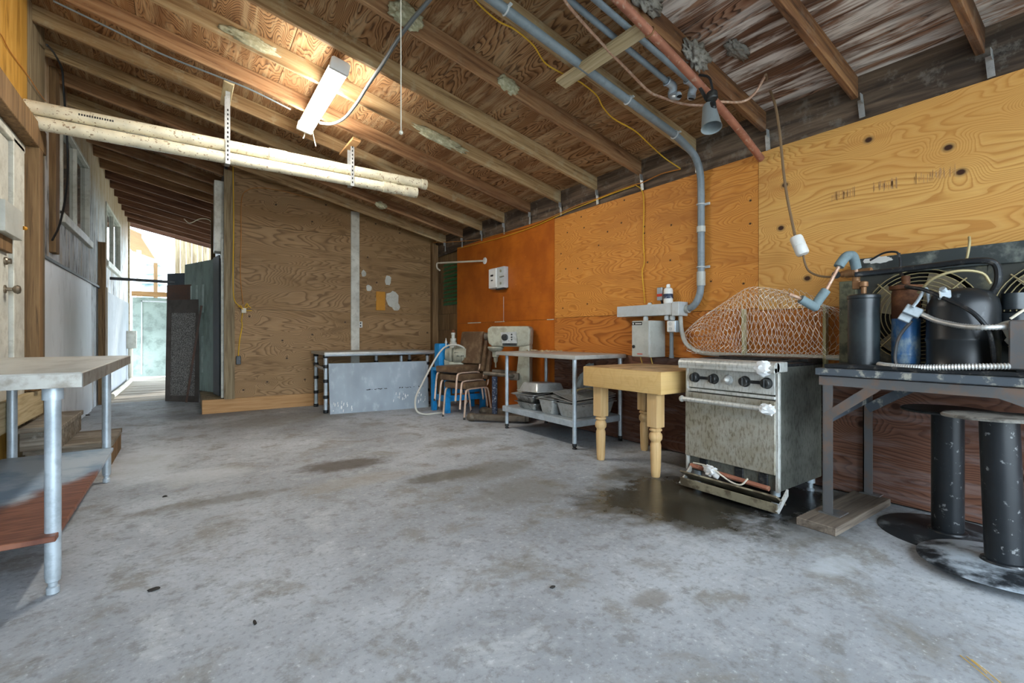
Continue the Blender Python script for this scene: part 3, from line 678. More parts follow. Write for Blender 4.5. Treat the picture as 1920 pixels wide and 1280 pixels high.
for k, (y, x1, lb) in enumerate(((2.10, 2.80, 'grey overhead pipe end with elbow, between thick conduit and its twin'), (1.985, 2.87, 'grey overhead pipe end with elbow, next to the copper pipe'))):
    t = thing('overhead_pipe', lb, 'pipe', (x1, y, zroof(x1)), 'twin grey overhead pipes')
    b = MB(); b.cyl((.9, y, zroof(.9)+.0), (x1, y, zroof(x1)+.0), .02, n=14); obj('pipe_body', b, pvc_grey, t)
    b = MB(); z = zroof(x1); d = 1 if k else -1
    b.tube([(x1-.02, y, z+.004), (x1+.05, y, z-.012), (x1+.075, y-.03*d*(-1 if k else 1), z-.05), (x1+.07, y+.03*d, z-.085)], .029, 12, 4); b.torus((x1-.02, y, z+.004), (1, 0, -RS), .027, .007, 16, 6); obj('elbow', b, galv, t)
    b = MB(); b.lathe([(.02, 0), (.02, .002)], (x1+.072, y+.032*d, z-.091), (0, .3*d, -.9), 14); obj('bore', b, black_hole, t)
t = thing('copper_pipe', 'thick orange copper pipe running below the rafters to the wall', 'pipe', (3.0, 1.87, 2.65))
P = [(1.3, 1.815, 3.115), (2.0, 1.835, 2.955), (2.8, 1.865, 2.745), (3.3, 1.885, 2.585), (3.665, 1.9, 2.44)]
obj('pipe_body', MB().tube(P, .027, 14, 4), copper, t)
for x, y, z in ((2.28, 1.843, 2.885),): obj('pipe_strap', MB().torus((x, y, z), (1, .03, -.25), .029, .006, 18, 6), brass, t)
b = MB(); P = [onroof(x, y, -.06) for x, y in ((1045, -30), (1061, 4), (1097, 47), (1145, 99), (1182, 137), (1215, 170), (1237, 181), (1282, 195), (1320, 197))]+[onroof(1345, 191, -.10), onroof(1390, 191, -.03), onroof(1415, 175, .02), onroof(1436, 140, .10)]
b.tube(P, .009, 8, 4); tag(obj('copper_tube', b, copper_thin, origin=P[3]), 'thin pinkish copper tube draped under the wooden cleat and past the cone lamp', 'tube')
b = MB(); zc = zroof(2.27)-.050; b.box((2.265, 2.26, zc), (.10, .76, .028), R, .003)
tag(obj('wooden_cleat', b, wood_pale, origin=(2.265, 2.26, zc)), 'greyed plank cleat under two rafters, carrying the overhead pipes', 'plank')
t = thing('cone_lamp', 'grey cone lampshade hanging open end down beside the copper pipe', 'lamp', (2.83, 1.79, 2.72))
b = MB(); Z = 2.43; ax = (.17, .22, 1); b.lathe([(.066, 0), (.064, .004), (.040, .17), (.030, .185), (.016, .19), (.012, .186), (.036, .165), (.060, .006), (.066, 0)], (2.83, 1.79, Z), ax, 26, cap=False); obj('shade', b, enam_c, t)
obj('bulb_holder', MB().lathe([(.012, 0), (.02, .01), (.02, .05), (.012, .055)], (2.835, 1.78, Z+.12), ax, 16), black_p, t)
b = MB(); b.lathe([(.028, 0), (.034, .008), (.034, .05), (.02, .06)], (2.835, 1.785, Z+.185), ax, 18); b.bar((2.83, 1.82, Z+.19), (2.82, 1.87, Z+.30), .03, .02, .002); obj('bracket', b, black_p, t)
b = MB(); b.tube([(2.835, 1.785, Z+.24), (2.82, 1.80, Z+.33), (2.80, 1.86, 2.80)], .008, 8, 4); obj('stem', b, black_c, t)

# nests and foam lumps
def lump(x, y, z, sz, m, lb, amp=.5, seed=1, nm='mud_nest', fr=3.0):
    b = MB(); b.blob((x, y, z), sz, amp, fr, 4, seed, R); return tag(obj(nm, b, m, origin=(x, y, z), ang=180), lb, 'nest', 'nests and lumps on the rafters')
lump(2.10, 4.30, zroof(2.10)+.04, (.27, .028, .05), foam_g, 'long crusty grey-green lump on rafter side, right of the pull cord', .45, 1)
lump(2.10, 3.09, zroof(2.10)+.05, (.10, .03, .055), foam_g, 'short round grey-green lump on a rafter above the long crusty one', .4, 2)
lump(1.24, 3.06, zroof(1.24)+.06, (.11, .035, .08), foam_g, 'dark green-grey lump where the thin lamp conduit crosses a rafter', .4, 3)
lump(2.75, 1.86, zroof(2.75)+.05, (.11, .05, .07), foam_k, 'ragged grey hanging nest behind the copper pipe', .7, 4)
lump(2.24, 1.84, zroof(2.24)+.10, (.13, .05, .07), foam_k, 'dark grey dusty nest at top of the picture beside the copper pipe', .5, 5)
lump(.42, 4.30, zroof(.42)+.06, (.20, .022, .05), foam_g, 'flat lichen-like crust on rafter left of the strip light', .4, 6)
lump(2.98, 1.70, zroof(2.98)+.135, (.10, .05, .02), foam_k, 'torn pale paper nest on roof sheet above the cone lamp', .6, 7)
lump(2.34, 6.74, zroof(2.34)+.02, (.09, .03, .05), foam_g, 'small grey lump on the rafter next to the back wall', .4, 8)

# cables
def cable(name, lb, P, r, m, cat='cable', k=5, n=6):
    b = MB(); b.tube(P, r, n, k); return tag(obj(name, b, m, origin=P[len(P)//2]), lb, cat)
P = [onroof(x, y, -.008) for x, y in ((870, -25), (900, 10), (935, 40), (965, 55), (1000, 85), (1022, 118), (1055, 138), (1085, 152), (1118, 178), (1130, 200), (1150, 222), (1190, 245), (1215, 268), (1245, 295))]+[at(1276, 316, 'X', 3.66)]
cable('ceiling_cable', 'yellow cable snaking diagonally across the rafters to the right wall', P, .0055, yellow_c)
P = [at(x, y, 'X', 3.665) for x, y in ((1276, 317), (1240, 326), (1205, 342), (1190, 346), (1160, 356), (1120, 372), (1080, 386), (1040, 404), (990, 425), (930, 440), (890, 450))]+[Vector((3.55, 7.56, 2.70)), at(840, 447, 'Y', 7.55), at(760, 425, 'Y', 7.63), at(710, 398, 'Y', 7.63), at(668, 382, 'Y', 7.63), at(590, 372, 'Y', 7.63), at(530, 358, 'Y', 7.65), at(490, 352, 'Y', 7.65), at(465, 356, 'Y', 7.65), at(453, 375, 'Y', 7.65), at(452, 450, 'Y', 7.65), at(451, 520, 'Y', 7.65), at(456, 570, 'Y', 7.65)]
cable('perimeter_cable', 'orange-yellow cable along the top of the orange sheet and across the back wall', P, .005, orange_c)
P = [at(x, y, 'X', 3.668) for x, y in ((1190, 348), (1150, 362), (1110, 378), (1060, 398), (1000, 425), (940, 445), (890, 458), (858, 466))]
cable('second_cable', 'second yellow cable sagging just below the perimeter cable, above the orange sheet', P, .005, yellow_c)
P = [at(x, y, 'X', 3.668) for x, y in ((1192, 347), (1203, 356), (1207, 380), (1206, 450), (1208, 490), (1204, 510), (1207, 545), (1209, 568))]
cable('drop_cable', 'yellow cable dropping down the amber plywood to the grey wireway', P, .005, yellow_c)
t = thing('corner_cord', 'yellow cord hanging down the left post of the back wall to a black outlet', 'cord', (.53, 7.58, 1.5))
P = [at(x, y, 'Y', 7.59) for x, y in ((437, 312), (438, 420), (437, 520), (439, 560), (448, 573), (456, 580))]; obj('cable', MB().tube(P, .007, 6, 5), yellow_c, t)
P = [at(x, y, 'Y', 7.65) for x, y in ((456, 580), (453, 600), (454, 612), (449, 640), (447, 668))]; obj('cable', MB().tube(P, .007, 6, 5), yellow_c, t)
b = MB(); q = at(457, 582, 'Y', 7.64); b.box(q, (.06, .05, .07), None, .008); obj('plug', b, cord_w, t)
b = MB()
for dx, dz in ((.09, .06), (-.07, .07), (.06, .1), (.1, 0)): b.tube([q, q+Vector((dx*.6, -.02, dz)), q+Vector((dx, -.01, dz*.6))], .006, 6, 4)
obj('loose_end', b, yellow_c, t)
b = MB(); q = at(447, 675, 'Y', 7.655); b.box(q, (.06, .03, .12), None, .005); obj('outlet', b, black_p, t)
P = [at(x, y, 'X', -1.0) for x, y in ((88, 84), (103, 102), (116, 130), (119, 165), (124, 230), (127, 300), (124, 360), (112, 420), (98, 450))]
cable('black_cable', 'black cable hanging loose in front of the first window', P, .009, black_c)
P = [at(x, y, 'X', -1.04) for x, y in ((-30, 35), (0, 62), (18, 95), (48, 135), (72, 172), (86, 190))]
cable('thin_wire', 'thin brown wire pinned across the yellow-brown plywood over the door', P, .004, orange_c)
P = [at(x, y, 'Y', 11.0) for x, y in ((345, 410), (356, 418), (375, 410), (392, 412), (400, 425))]
cable('pale_cord', 'loose pale cord looped under the passage rafters', P, .008, cord_w)
P = [Vector((3.45, 1.745, 2.93))]+[at(x, y, 'X', 3.47) for x, y in ((1440, 160), (1453, 195), (1462, 250), (1469, 320), (1476, 370), (1484, 410), (1491, 443))]
cable('sensor_cord', 'brown cord hanging from the roof to the white cylinder by the plywood wall', [onroof(1436, 140, .08)]+P[1:], .009, tan_c)
t = thing('line_drier', 'white cylinder hanging on a cord with a thin tube to the compressor', 'sensor', (3.45, 1.52, 1.62))
p0, p1 = at(1492, 444, 'X', 3.45), at(1506, 477, 'X', 3.45); d = (p1-p0).normalized(); L = (p1-p0).length
b = MB(); b.lathe([(.012, -.005), (.036, 0), (.041, .012), (.041, L*.48), (.038, L*.5), (.041, L*.53), (.041, L-.012), (.034, L), (.012, L+.006)], p0, d, 22); obj('body', b, bottle_w, t)
P = [p1]+[at(x, y, 'X', 3.45) for x, y in ((1509, 492), (1516, 507), (1532, 516), (1555, 519))]+[Vector((3.40, 1.25, 1.452))]
obj('tube', MB().tube(P, .007, 8, 5), tan_c, t)

# ---------------------------------------------------------------- electrical gear on the right wall
t = thing('wireway', 'long pale grey wiring trough on the amber wall above butcher block', 'box', (3.62, 2.95, 1.3))
obj('trough', MB().bb(3.56, 3.678, 2.63, 3.29, 1.255, 1.36, .004), enam_l, t)
obj('end_box', MB().bb(3.545, 3.678, 2.555, 2.628, 1.245, 1.37, .004), enam_l, t)
b = MB(); b.lathe([(.022, 0), (.022, .01), (.012, .022)], (3.62, 2.93, 1.36), n=14); obj('cable_gland', b, enam_l, t)
for y in (2.96, 2.72, 2.66): obj('hub', MB().lathe([(.02, 0), (.024, .01), (.024, .03), (.018, .045)], (3.6, y, 1.21), n=14), enam_l, t)
t = thing('switch_enclosure', 'upright grey switch enclosure with black name strip, below the wireway', 'box', (3.56, 2.9, 1.04))
obj('body', MB().bb(3.455, 3.678, 2.795, 3.0, .872, 1.208, .005), enam, t)
obj('door', MB().bb(3.445, 3.456, 2.80, 2.996, .877, 1.203, .003), enam, t)
obj('name_strip', MB().bb(3.4425, 3.446, 2.875, 2.992, 1.168, 1.196), black_p, t)
b = MB()
for q in range(8): b.bb(3.4415, 3.443, 2.882+q*.009, 2.888+q*.009, 1.176, 1.186)
b.bb(3.4415, 3.443, 2.972, 2.982, 1.173, 1.19); o = obj('lettering', b, bottle_w, t); o['kind'] = 'stuff'
b = MB(); b.lathe([(.016, 0), (.016, .008), (.008, .014)], (3.446, 2.972, .968), (-1, 0, 0), 14); obj('latch', b, black_p, t)
obj('red_mark', MB().bb(3.4425, 3.446, 2.87, 2.93, .897, .904), red_p, t)
b = MB()
for y in (2.82, 2.94): b.tube([(3.56, y+.05, .873), (3.57, y+.05, .84), (3.6, y+.06, .80)], .006, 6)
obj('tail_wire', b, straw_m, t)
t = thing('receptacle', 'white receptacle box under the right end of the wireway', 'socket', (3.6, 2.65, 1.15))
obj('box', MB().bb(3.56, 3.64, 2.60, 2.685, 1.10, 1.205, .005), galv, t)
obj('face_plate', MB().bb(3.548, 3.561, 2.605, 2.682, 1.105, 1.2, .004), bottle_w, t)
b = MB()
for z in (1.13, 1.175): b.lathe([(.017, 0), (.017, .004)], (3.548, 2.644, z), (-1, 0, 0), 14)
obj('socket_face', b, enam_l, t)
b = MB(); b.cyl((3.64, 2.70, 1.25), (3.64, 2.70, .87), .018, n=12); b.lathe([(.022, 0), (.022, .03)], (3.64, 2.70, .865), n=12)
tag(obj('short_conduit', b, pvc_grey, origin=(3.64, 2.7, 1.0)), 'short vertical conduit stub between the enclosure and the receptacle', 'conduit')
t = thing('spray_bottle', 'white bottle with navy label standing on the wireway', 'bottle', (3.62, 2.72, 1.36))
b = MB(); b.lathe([(.038, 0), (.042, .006), (.042, .12), (.036, .138), (.018, .15), (.016, .156)], (3.62, 2.72, 1.36), n=24); obj('body', b, bottle_w, t)
obj('label', MB().lathe([(.0425, .048), (.0428, .05), (.0428, .088), (.0425, .09)], (3.62, 2.72, 1.36), n=24, cap=False), navy, t)
obj('cap', MB().lathe([(.017, .15), (.019, .153), (.019, .172), (.012, .18)], (3.62, 2.72, 1.36), n=18), bottle_w, t)
t = thing('toggle_box', 'small grey switch box with red label behind the white bottle', 'switch', (3.65, 2.83, 1.45))
obj('box', MB().bb(3.635, 3.678, 2.80, 2.86, 1.40, 1.52, .004), galv, t); obj('red_label', MB().bb(3.632, 3.636, 2.80, 2.856, 1.435, 1.46), red_p, t)
b = MB(); b.tube([(3.65, 2.82, 1.40), (3.645, 2.81, 1.385), (3.64, 2.80, 1.36)], .01, 8, 3); obj('whip', b, black_c, t)
b = MB(); P = [Vector((3.61, 2.585, 1.25)), Vector((3.62, 2.58, 1.12)), Vector((3.63, 2.54, 1.0)), Vector((3.645, 2.44, .935)), Vector((3.65, 2.3, .915)), Vector((3.65, 1.9, .915)), Vector((3.65, 1.33, .92))]; b.tube(P, .019, 12, 5)
tag(obj('low_conduit', b, enam, origin=P[3]), 'grey conduit curving from the wireway and running level behind the stove', 'conduit')

t = thing('timer_box', 'white timer box on the orange sheet', 'box', at(940, 525, 'X', 3.66))
obj('body', MB().bb(3.60, 3.678, 5.40, 5.76, 1.735, 2.03, .008), enam_l, t)
obj('front_cover', MB().bb(3.575, 3.60, 5.565, 5.755, 1.745, 2.02, .006), bottle_w, t)
b = MB(); b.bb(3.572, 3.576, 5.63, 5.70, 1.91, 1.935); b.bb(3.572, 3.576, 5.64, 5.69, 1.845, 1.862); obj('button', b, black_p, t)
b = MB(); b.lathe([(.016, 0), (.016, .012)], (3.6, 5.47, 1.80), (-1, 0, 0), 12); b.lathe([(.02, 0), (.02, .01)], (3.6, 5.47, 1.97), (-1, 0, 0), 12); b.box((3.592, 5.44, 1.89), (.02, .1, .012)); obj('switch_knob', b, machine_grey, t)
b = MB(); b.bb(3.61, 3.66, 5.42, 5.62, 1.715, 1.735, .004); obj('terminal', b, black_p, t)
t = thing('hooked_wall_pipe', 'thin white pipe with hooked end on the orange sheet', 'pipe', at(880, 490, 'X', 3.6))
p1 = Vector((3.675, 6.02, 2.19)); p0 = Vector((3.42, 7.0, 2.26))
P = [p1, p1+(p0-p1)*.5, p0, p0+Vector((-.02, .08, .0)), p0+Vector((-.01, .1, -.07)), p0+Vector((.0, .02, -.12))]
obj('pipe_body', MB().tube([P[0], P[1], P[2]], .014, 10), cord_w, t); obj('hook', MB().tube(P[2:], .012, 8, 5), cord_w, t)
obj('flange', MB().lathe([(.05, 0), (.05, .01), (.02, .02)], (3.679, 6.02, 2.19), (-1, 0, 0), 18), bottle_w, t)
t = thing('green_vent', 'green slatted vent in the gap beyond the orange sheet', 'vent', (3.72, 7.2, 1.95))
for i in range(11):
    z = 1.62+i*.068; b = MB(); b.box((3.735, 7.22, z), (.012, .56, .05), Euler((0, .5, 0)).to_matrix()); obj('slat', b, green_m, t)
t = thing('door_switch', 'grey electric box with orange pilot light beside the white door', 'switch', (-1.0, 4.75, 1.85))
obj('box', MB().bb(-1.05, -.98, 4.45, 4.86, 1.76, 1.97, .008), enam, t)
obj('mounting_board', MB().bb(-1.06, -1.03, 4.5, 4.84, 1.66, 1.78, .003), wood_brown, t)
b = MB(); b.lathe([(.014, 0), (.014, .02), (.008, .025)], (-.985, 4.88, 1.86), (.6, .8, 0), 10); obj('pilot_light', b, plate_y, t)

# ---------------------------------------------------------------- stove
t = thing('gas_stove', 'greasy stainless commercial gas stove beside butcher block', 'stove', (3.3, 1.77, 0))
obj('body', MB().bb(3.02, 3.60, 1.45, 2.095, .10, .875, .004), stove_s, t)
obj('side_edge', MB().bb(2.995, 3.022, 1.443, 1.466, .10, .84, .003), stove_c, t); obj('side_edge', MB().bb(2.995, 3.022, 2.08, 2.10, .10, .84, .003), stove_c, t)
b = MB(); b.tube([(2.965, 1.44, .872), (2.965, 2.118, .872)], .034, 16); b.bb(2.965, 3.10, 1.44, 2.118, .842, .905, .004); b.bb(2.934, 2.97, 1.44, 2.118, .838, .872, .003); lab(obj('front_ledge', b, stove_c, t), 'rolled steel front ledge')
obj('cooktop', MB().bb(3.08, 3.61, 1.447, 2.10, .872, .893, .004), rust_black, t)
b = MB(); b.bb(3.40, 3.62, 1.452, 2.09, .893, .915, .003)
for k in range(6): b.bb(3.12, 3.40, 1.50+k*.11, 1.52+k*.11, .893, .908)
obj('grate', b, black_p, t)
obj('control_panel', MB().bb(2.995, 3.03, 1.466, 2.078, .70, .836, .003), stove_c, t)
for y in (2.02, 1.875, 1.655, 1.515):
    b = MB(); b.lathe([(.036, 0), (.036, .004), (.030, .006), (.029, .034), (.025, .038), (.004, .038)], (2.995, y, .772), (-1, 0, 0), 22); b.box((2.953, y, .772), (.012, .010, .052), None, .002); lab(obj('knob', b, black_p, t), 'black burner knob')
b = MB(); b.bb(2.985, 2.996, 1.90, 1.995, .762, .782); b.bb(2.985, 2.996, 1.54, 1.63, .762, .782); obj('linkage_slot', b, rust_black, t)
b = MB(); b.lathe([(.034, 0), (.034, .006), (.024, .010), (.024, .018)], (2.995, 1.77, .774), (-1, 0, 0), 22); k_ = obj('pilot_knob', b, strap_m, t)
b = MB(); b.lathe([(.014, .0), (.012, .02), (.004, .026)], (2.977, 1.77, .774), (-1, 0, 0), 14); obj('pilot_button', b, bottle_w, k_)
obj('trim_rail', MB().bb(2.985, 3.02, 1.462, 2.082, .672, .692, .004), stove_c, t)
obj('oven_door', MB().bb(2.985, 3.02, 1.462, 2.098, .205, .664, .004), stove_m, t)
hd = obj('handle', MB().tube([(2.93, 1.475, .618), (2.93, 2.10, .618)], .0165, 14), stove_c, t)
for y in (1.49, 2.085): obj('bracket', MB().cyl((2.985, y, .618), (2.93, y, .618), .012, n=10).lathe([(.02, 0), (.024, .01), (.02, .02)], (2.93, y-.01, .618), (0, 1, 0), 14), stove_c, hd)
lab(obj('foam_blob', MB().blob((2.928, 1.482, .617), (.026, .05, .034), .35, 3, 3, 3), foam_w, t), 'white foam around the right end of the oven handle')
lab(obj('foam_blob', MB().blob((2.950, 1.515, .868), (.03, .058, .046), .3, 3, 3, 5), foam_w, t), 'white foam on the right end of the front ledge')
obj('burner_bay', MB().bb(3.05, 3.1, 1.47, 2.08, .10, .20), black_hole, t)
b = MB(); b.tube([(3.0, 2.06, .135), (2.99, 1.5, .115)], .016, 10); obj('gas_manifold', b, copper, t)
for y in (1.55, 1.71, 1.97): obj('valve', MB().bb(3.01, 3.05, y-.03, y+.03, .115, .195, .004), rust_black, t)
obj('loose_cable', MB().tube([(2.97, 2.02, .165), (2.955, 1.93, .172), (2.95, 1.86, .165), (2.945, 1.79, .135), (2.95, 1.72, .105), (2.955, 1.66, .105), (2.97, 1.625, .15)], .0055, 8, 5), cord_w, t)
b = MB(); b.blob((2.955, 1.875, .145), (.022, .05, .032), .6, 3.5, 3, 9); b.blob((2.955, 1.84, .118), (.018, .03, .02), .5, 3.5, 2, 2); obj('crumpled_foil', b, foam_w, t)
Rk = Euler((0, .55, 0)).to_matrix()
kp = obj('kick_panel', MB().box((2.915, 1.72, .085), (.135, .66, .012), Rk, .002).box((2.865, 1.72, .048), (.012, .66, .055), None, .002), kick_m, t); lab(kp, 'rusty kick panel hanging forward under the oven')
for y in (1.385, 2.045): obj('panel_end', MB().prism([(2.855, y, .035), (2.99, y, .14), (2.99, y, .10), (2.875, y, .015)], (0, .012, 0)), stove_c, kp)
for (x, y) in ((3.07, 1.50), (3.07, 2.05), (3.55, 1.50), (3.55, 2.05)):
    b = MB(); b.lathe([(.024, 0), (.024, .012), (.015, .02), (.015, .05), (.028, .056), (.028, .1)], (x, y, 0), n=16); obj('leg', b, galv, t)

# stakes and wire netting behind / on the stove
for (y, dx, lb) in ((2.02, .012, 'pale wooden stake leaning on the wall behind the stove, nearer butcher block'), (1.46, -.012, 'pale wooden stake leaning on the wall between stove and condensing unit')):
    b = MB(); b.bar((3.635, y-.02, .0), (3.655, y+dx, 1.28), .045, .02, .002, up=(0, 1, 0)); tag(obj('wooden_stake', b, stake_m, origin=(3.64, y, 0)), lb, 'stake', 'stakes behind the stove')
def netting_obj():
    bm = MB(); n, m = 30, 24; pts = {}
    def pos(u, v):
        y = 1.30+u*1.02; a = 2*PI*v*1.12+.6
        prof = (.12+.30*math.sin(PI*min(1, (1-u)*1.05+.02))**.8)*(.72 if u > .6 else .9)
        hz = .085+.185*math.sin(PI*(1-u)*.80+.12)
        r1 = (.14+.05*mnoise.noise(Vector((u*4, v*3, 1))))
        x = 3.38+r1*1.15*math.cos(a)*(.7+.5*(1-u)); z = .925+hz*(1+math.sin(a))*(.88+.18*mnoise.noise(Vector((u*3, v*4, 7))))
        return Vector((x+.02*mnoise.noise(Vector((u*9, v*9, 3))), y+.03*mnoise.noise(Vector((v*6, u*5, 9))), max(.922, z)))
    seg = []
    for i in range(n):
        for j in range(m):
            u0 = (i+(j % 2)*.5)/n; v = j/m
            A = pos(u0, v+.16/m); B = pos(u0, v+.5/m)          # twisted leg
            seg.append((A, B))
            s_ = .5/n
            seg.append((B, pos(u0+s_, (j+1+.16)/m))); seg.append((B, pos(u0-s_, (j+1+.16)/m)))
    for A, B in seg:
        d = B-A
        if d.length < 1e-5: continue
        d.normalize(); x = d.orthogonal().normalized(); y = d.cross(x); r = .0013
        R3 = [x*r, (x*-.5+y*.87)*r, (x*-.5-y*.87)*r]
        a = [bm.bm.verts.new(A+q) for q in R3]; c = [bm.bm.verts.new(B+q) for q in R3]
        for k in range(3): bm.bm.faces.new((a[k], a[(k+1) % 3], c[(k+1) % 3], c[k]))
    return bm
o = obj('wire_netting', netting_obj(), netting, origin=(3.38, 1.8, .92)); tag(o, 'crumpled roll of chicken wire lying on top of the gas stove', 'wire netting')

# ---------------------------------------------------------------- butcher block
t = thing('butcher_block', 'thick wooden butcher block table with turned legs', 'table', (3.2, 2.6, 0))
obj('block', MB().bb(2.845, 3.60, 2.20, 3.02, .635, .803, .008), maple, t)
obj('block_top', MB().bb(2.855, 3.59, 2.21, 3.01, .8032, .8052, .0008), maple_t, t)
prof = [(.030, 0), (.033, .006), (.036, .04), (.040, .16), (.041, .24), (.035, .262), (.035, .268), (.047, .285), (.050, .305), (.046, .325), (.036, .338), (.036, .344), (.047, .352), (.047, .36), (.038, .372), (.038, .378)]
for (x, y) in ((2.93, 2.315), (2.945, 2.905), (3.52, 2.31), (3.52, 2.91)):
    b = MB(); b.lathe(prof, (x, y, 0), n=22); b.bb(x-.047, x+.047, y-.047, y+.047, .376, .636, .004); obj('leg', b, maple_l, t)

# ---------------------------------------------------------------- steel work table with pans
t = thing('steel_table', 'galvanized steel table with undershelf full of pans, left of butcher block', 'table', (3.32, 3.93, 0))
b = MB(); b.bb(2.965, 3.665, 3.255, 4.62, .845, .885, .008); obj('table_top', b, galv_top, t)
for (x, y) in ((3.005, 3.305), (3.045, 4.50), (3.625, 3.305), (3.625, 4.50)):
    b = MB(); b.cyl((x, y, .05), (x, y, .846), .0205); l_ = obj('leg', b, galv, t)
    b = MB(); b.lathe([(.012, 0), (.022, .004), (.022, .012), (.014, .02), (.023, .03), (.023, .055)], (x, y, 0), n=16); obj('bullet_foot', b, black_p, l_)
obj('undershelf', MB().bb(2.985, 3.645, 3.29, 4.51, .205, .268, .006), galv, t)
def pan_bm(lx, ly, h, flare=.03, rim=.018, th=.003, rc=.03):
    b = MB(); n = 5
    def ring(hx, hy, z, r):
        V = []
        for cx, cy, a0 in ((hx-r, hy-r, 0), (-hx+r, hy-r, PI/2), (-hx+r, -hy+r, PI), (hx-r, -hy+r, 1.5*PI)):
            for k in range(n): a = a0+k*PI/2/(n-1); V.append(b.bm.verts.new((cx+r*math.cos(a), cy+r*math.sin(a), z)))
        return V
    hx, hy = lx/2, ly/2
    Rg = [ring(hx-flare-.01, hy-flare-.01, 0, rc), ring(hx-flare, hy-flare, .012, rc), ring(hx-.004, hy-.004, h-.004, rc), ring(hx+rim, hy+rim, h, rc), ring(hx+rim, hy+rim, h-.008, rc)]
    for q in (ring(hx+rim-.002, hy+rim-.002, h+.003, rc), ring(hx-.008, hy-.008, h+.002, rc), ring(hx-flare-.004, hy-flare-.004, .014, rc), ring(hx-flare-.014, hy-flare-.014, .004, rc)): pass
    A = list(Rg[:4])
    for P, Q in zip(A, A[1:]):
        for j in range(len(P)): b.bm.faces.new((P[j], P[(j+1) % len(P)], Q[(j+1) % len(P)], Q[j]))
    inner = [ring(hx+rim, hy+rim, h+.004, rc), ring(hx-.007, hy-.007, h+.003, rc), ring(hx-flare-.003, hy-flare-.003, .015, rc), ring(hx-flare-.013, hy-flare-.013, .004, rc)]
    B = [A[3]]+inner
    for P, Q in zip(B, B[1:]):
        for j in range(len(P)): b.bm.faces.new((P[j], P[(j+1) % len(P)], Q[(j+1) % len(P)], Q[j]))
    b.bm.faces.new(A[0][::-1]); b.bm.faces.new(inner[-1])
    loose = [v for v in b.bm.verts if not v.link_faces]; bmesh.ops.delete(b.bm, geom=loose, context='VERTS')
    return b
G = 'steam-table pans on the undershelf'
def pan(lb, x, y, z, lx, ly, h, rot=(0, 0, 0), m=pan_m, nm='steel_pan'):
    o = obj(nm, pan_bm(lx, ly, h), m, origin=None); o.location = (x, y, z); o.rotation_euler = rot; return tag(o, lb, 'pan', G)
foilp = plain('crinkled_foil', col('#b7b8b6'), .28, .9, col('#4a4844'), .8, 20, bump=1.0)
pan('crinkled foil tray at bottom left of the undershelf', 3.25, 4.13, .269, .46, .33, .075, (0, 0, .05), foilp)
pan('second crinkled foil tray, stacked on the bottom left one', 3.24, 4.14, .335, .47, .34, .08, (0, .02, .02), foilp)
pan('flat steel pan lid lying tilted under the dome lid', 3.25, 4.15, .425, .50, .36, .022, (-.02, -.06, .10))
o = pan('domed steel lid upside down on top of the left stack', 3.28, 4.14, .545, .44, .32, .09, (PI, .05, .10), m=steel)
pan('short deep steel pan in the middle of the undershelf', 3.22, 3.765, .269, .42, .24, .145, (0, 0, 0))
pan('steel pan nested in the middle deep pan', 3.22, 3.765, .31, .40, .22, .125, (0, -.02, .03))
pan('long deep steel pan at the right end of the undershelf', 3.32, 3.485, .269, .56, .285, .135, (0, 0, 0))
pan('steel pan nested in the right end pan', 3.32, 3.485, .30, .54, .27, .125, (0, 0, .01))
pan('shallow steel pan tilted on the right stack', 3.30, 3.50, .428, .56, .32, .03, (.10, -.04, .05))
pan('shallow steel pan on top of the right stack, more tilted', 3.32, 3.51, .458, .54, .31, .03, (.17, -.06, -.05))
b = MB(); b.tube([(3.12, 3.42, .50), (3.2, 3.45, .535), (3.3, 3.40, .55), (3.34, 3.45, .53)], .006, 8, 4); b.tube([(3.14, 3.50, .52), (3.26, 3.42, .545), (3.33, 3.36, .53)], .006, 8, 4)
tag(obj('bent_rack_wire', b, wire_g, origin=(3.2, 3.42, .52)), 'bent brassy wire handle lying on the right stack of pans', 'wire')
b = MB(); b.blob((3.5, 3.70, .56), (.09, .085, .19), .5, 2.2, 3, 4); 
for v in b.bm.verts:
    if v.co.z > .55: v.co.x += (v.co.z-.55)*.5
tag(obj('plastic_bag', b, plastic_bag, origin=(3.5, 3.66, .42)), 'crumpled cloudy plastic bag standing among the pans', 'bag')
b = MB()
for i in range(16):
    x, y = random.uniform(3.35, 3.6), random.uniform(4.1, 4.58); a = random.uniform(0, PI); L = random.uniform(.02, .07)
    b.box((x, y, .889+random.uniform(0, .006)), (L, random.uniform(.01, .03), .006), Euler((random.uniform(-.2, .2), random.uniform(-.2, .2), a)).to_matrix())
o = obj('debris', b, wood_pale, origin=(3.45, 4.35, .886)); tag(o, 'scraps of paper and debris on the far end of the steel table', 'debris', kind='stuff')

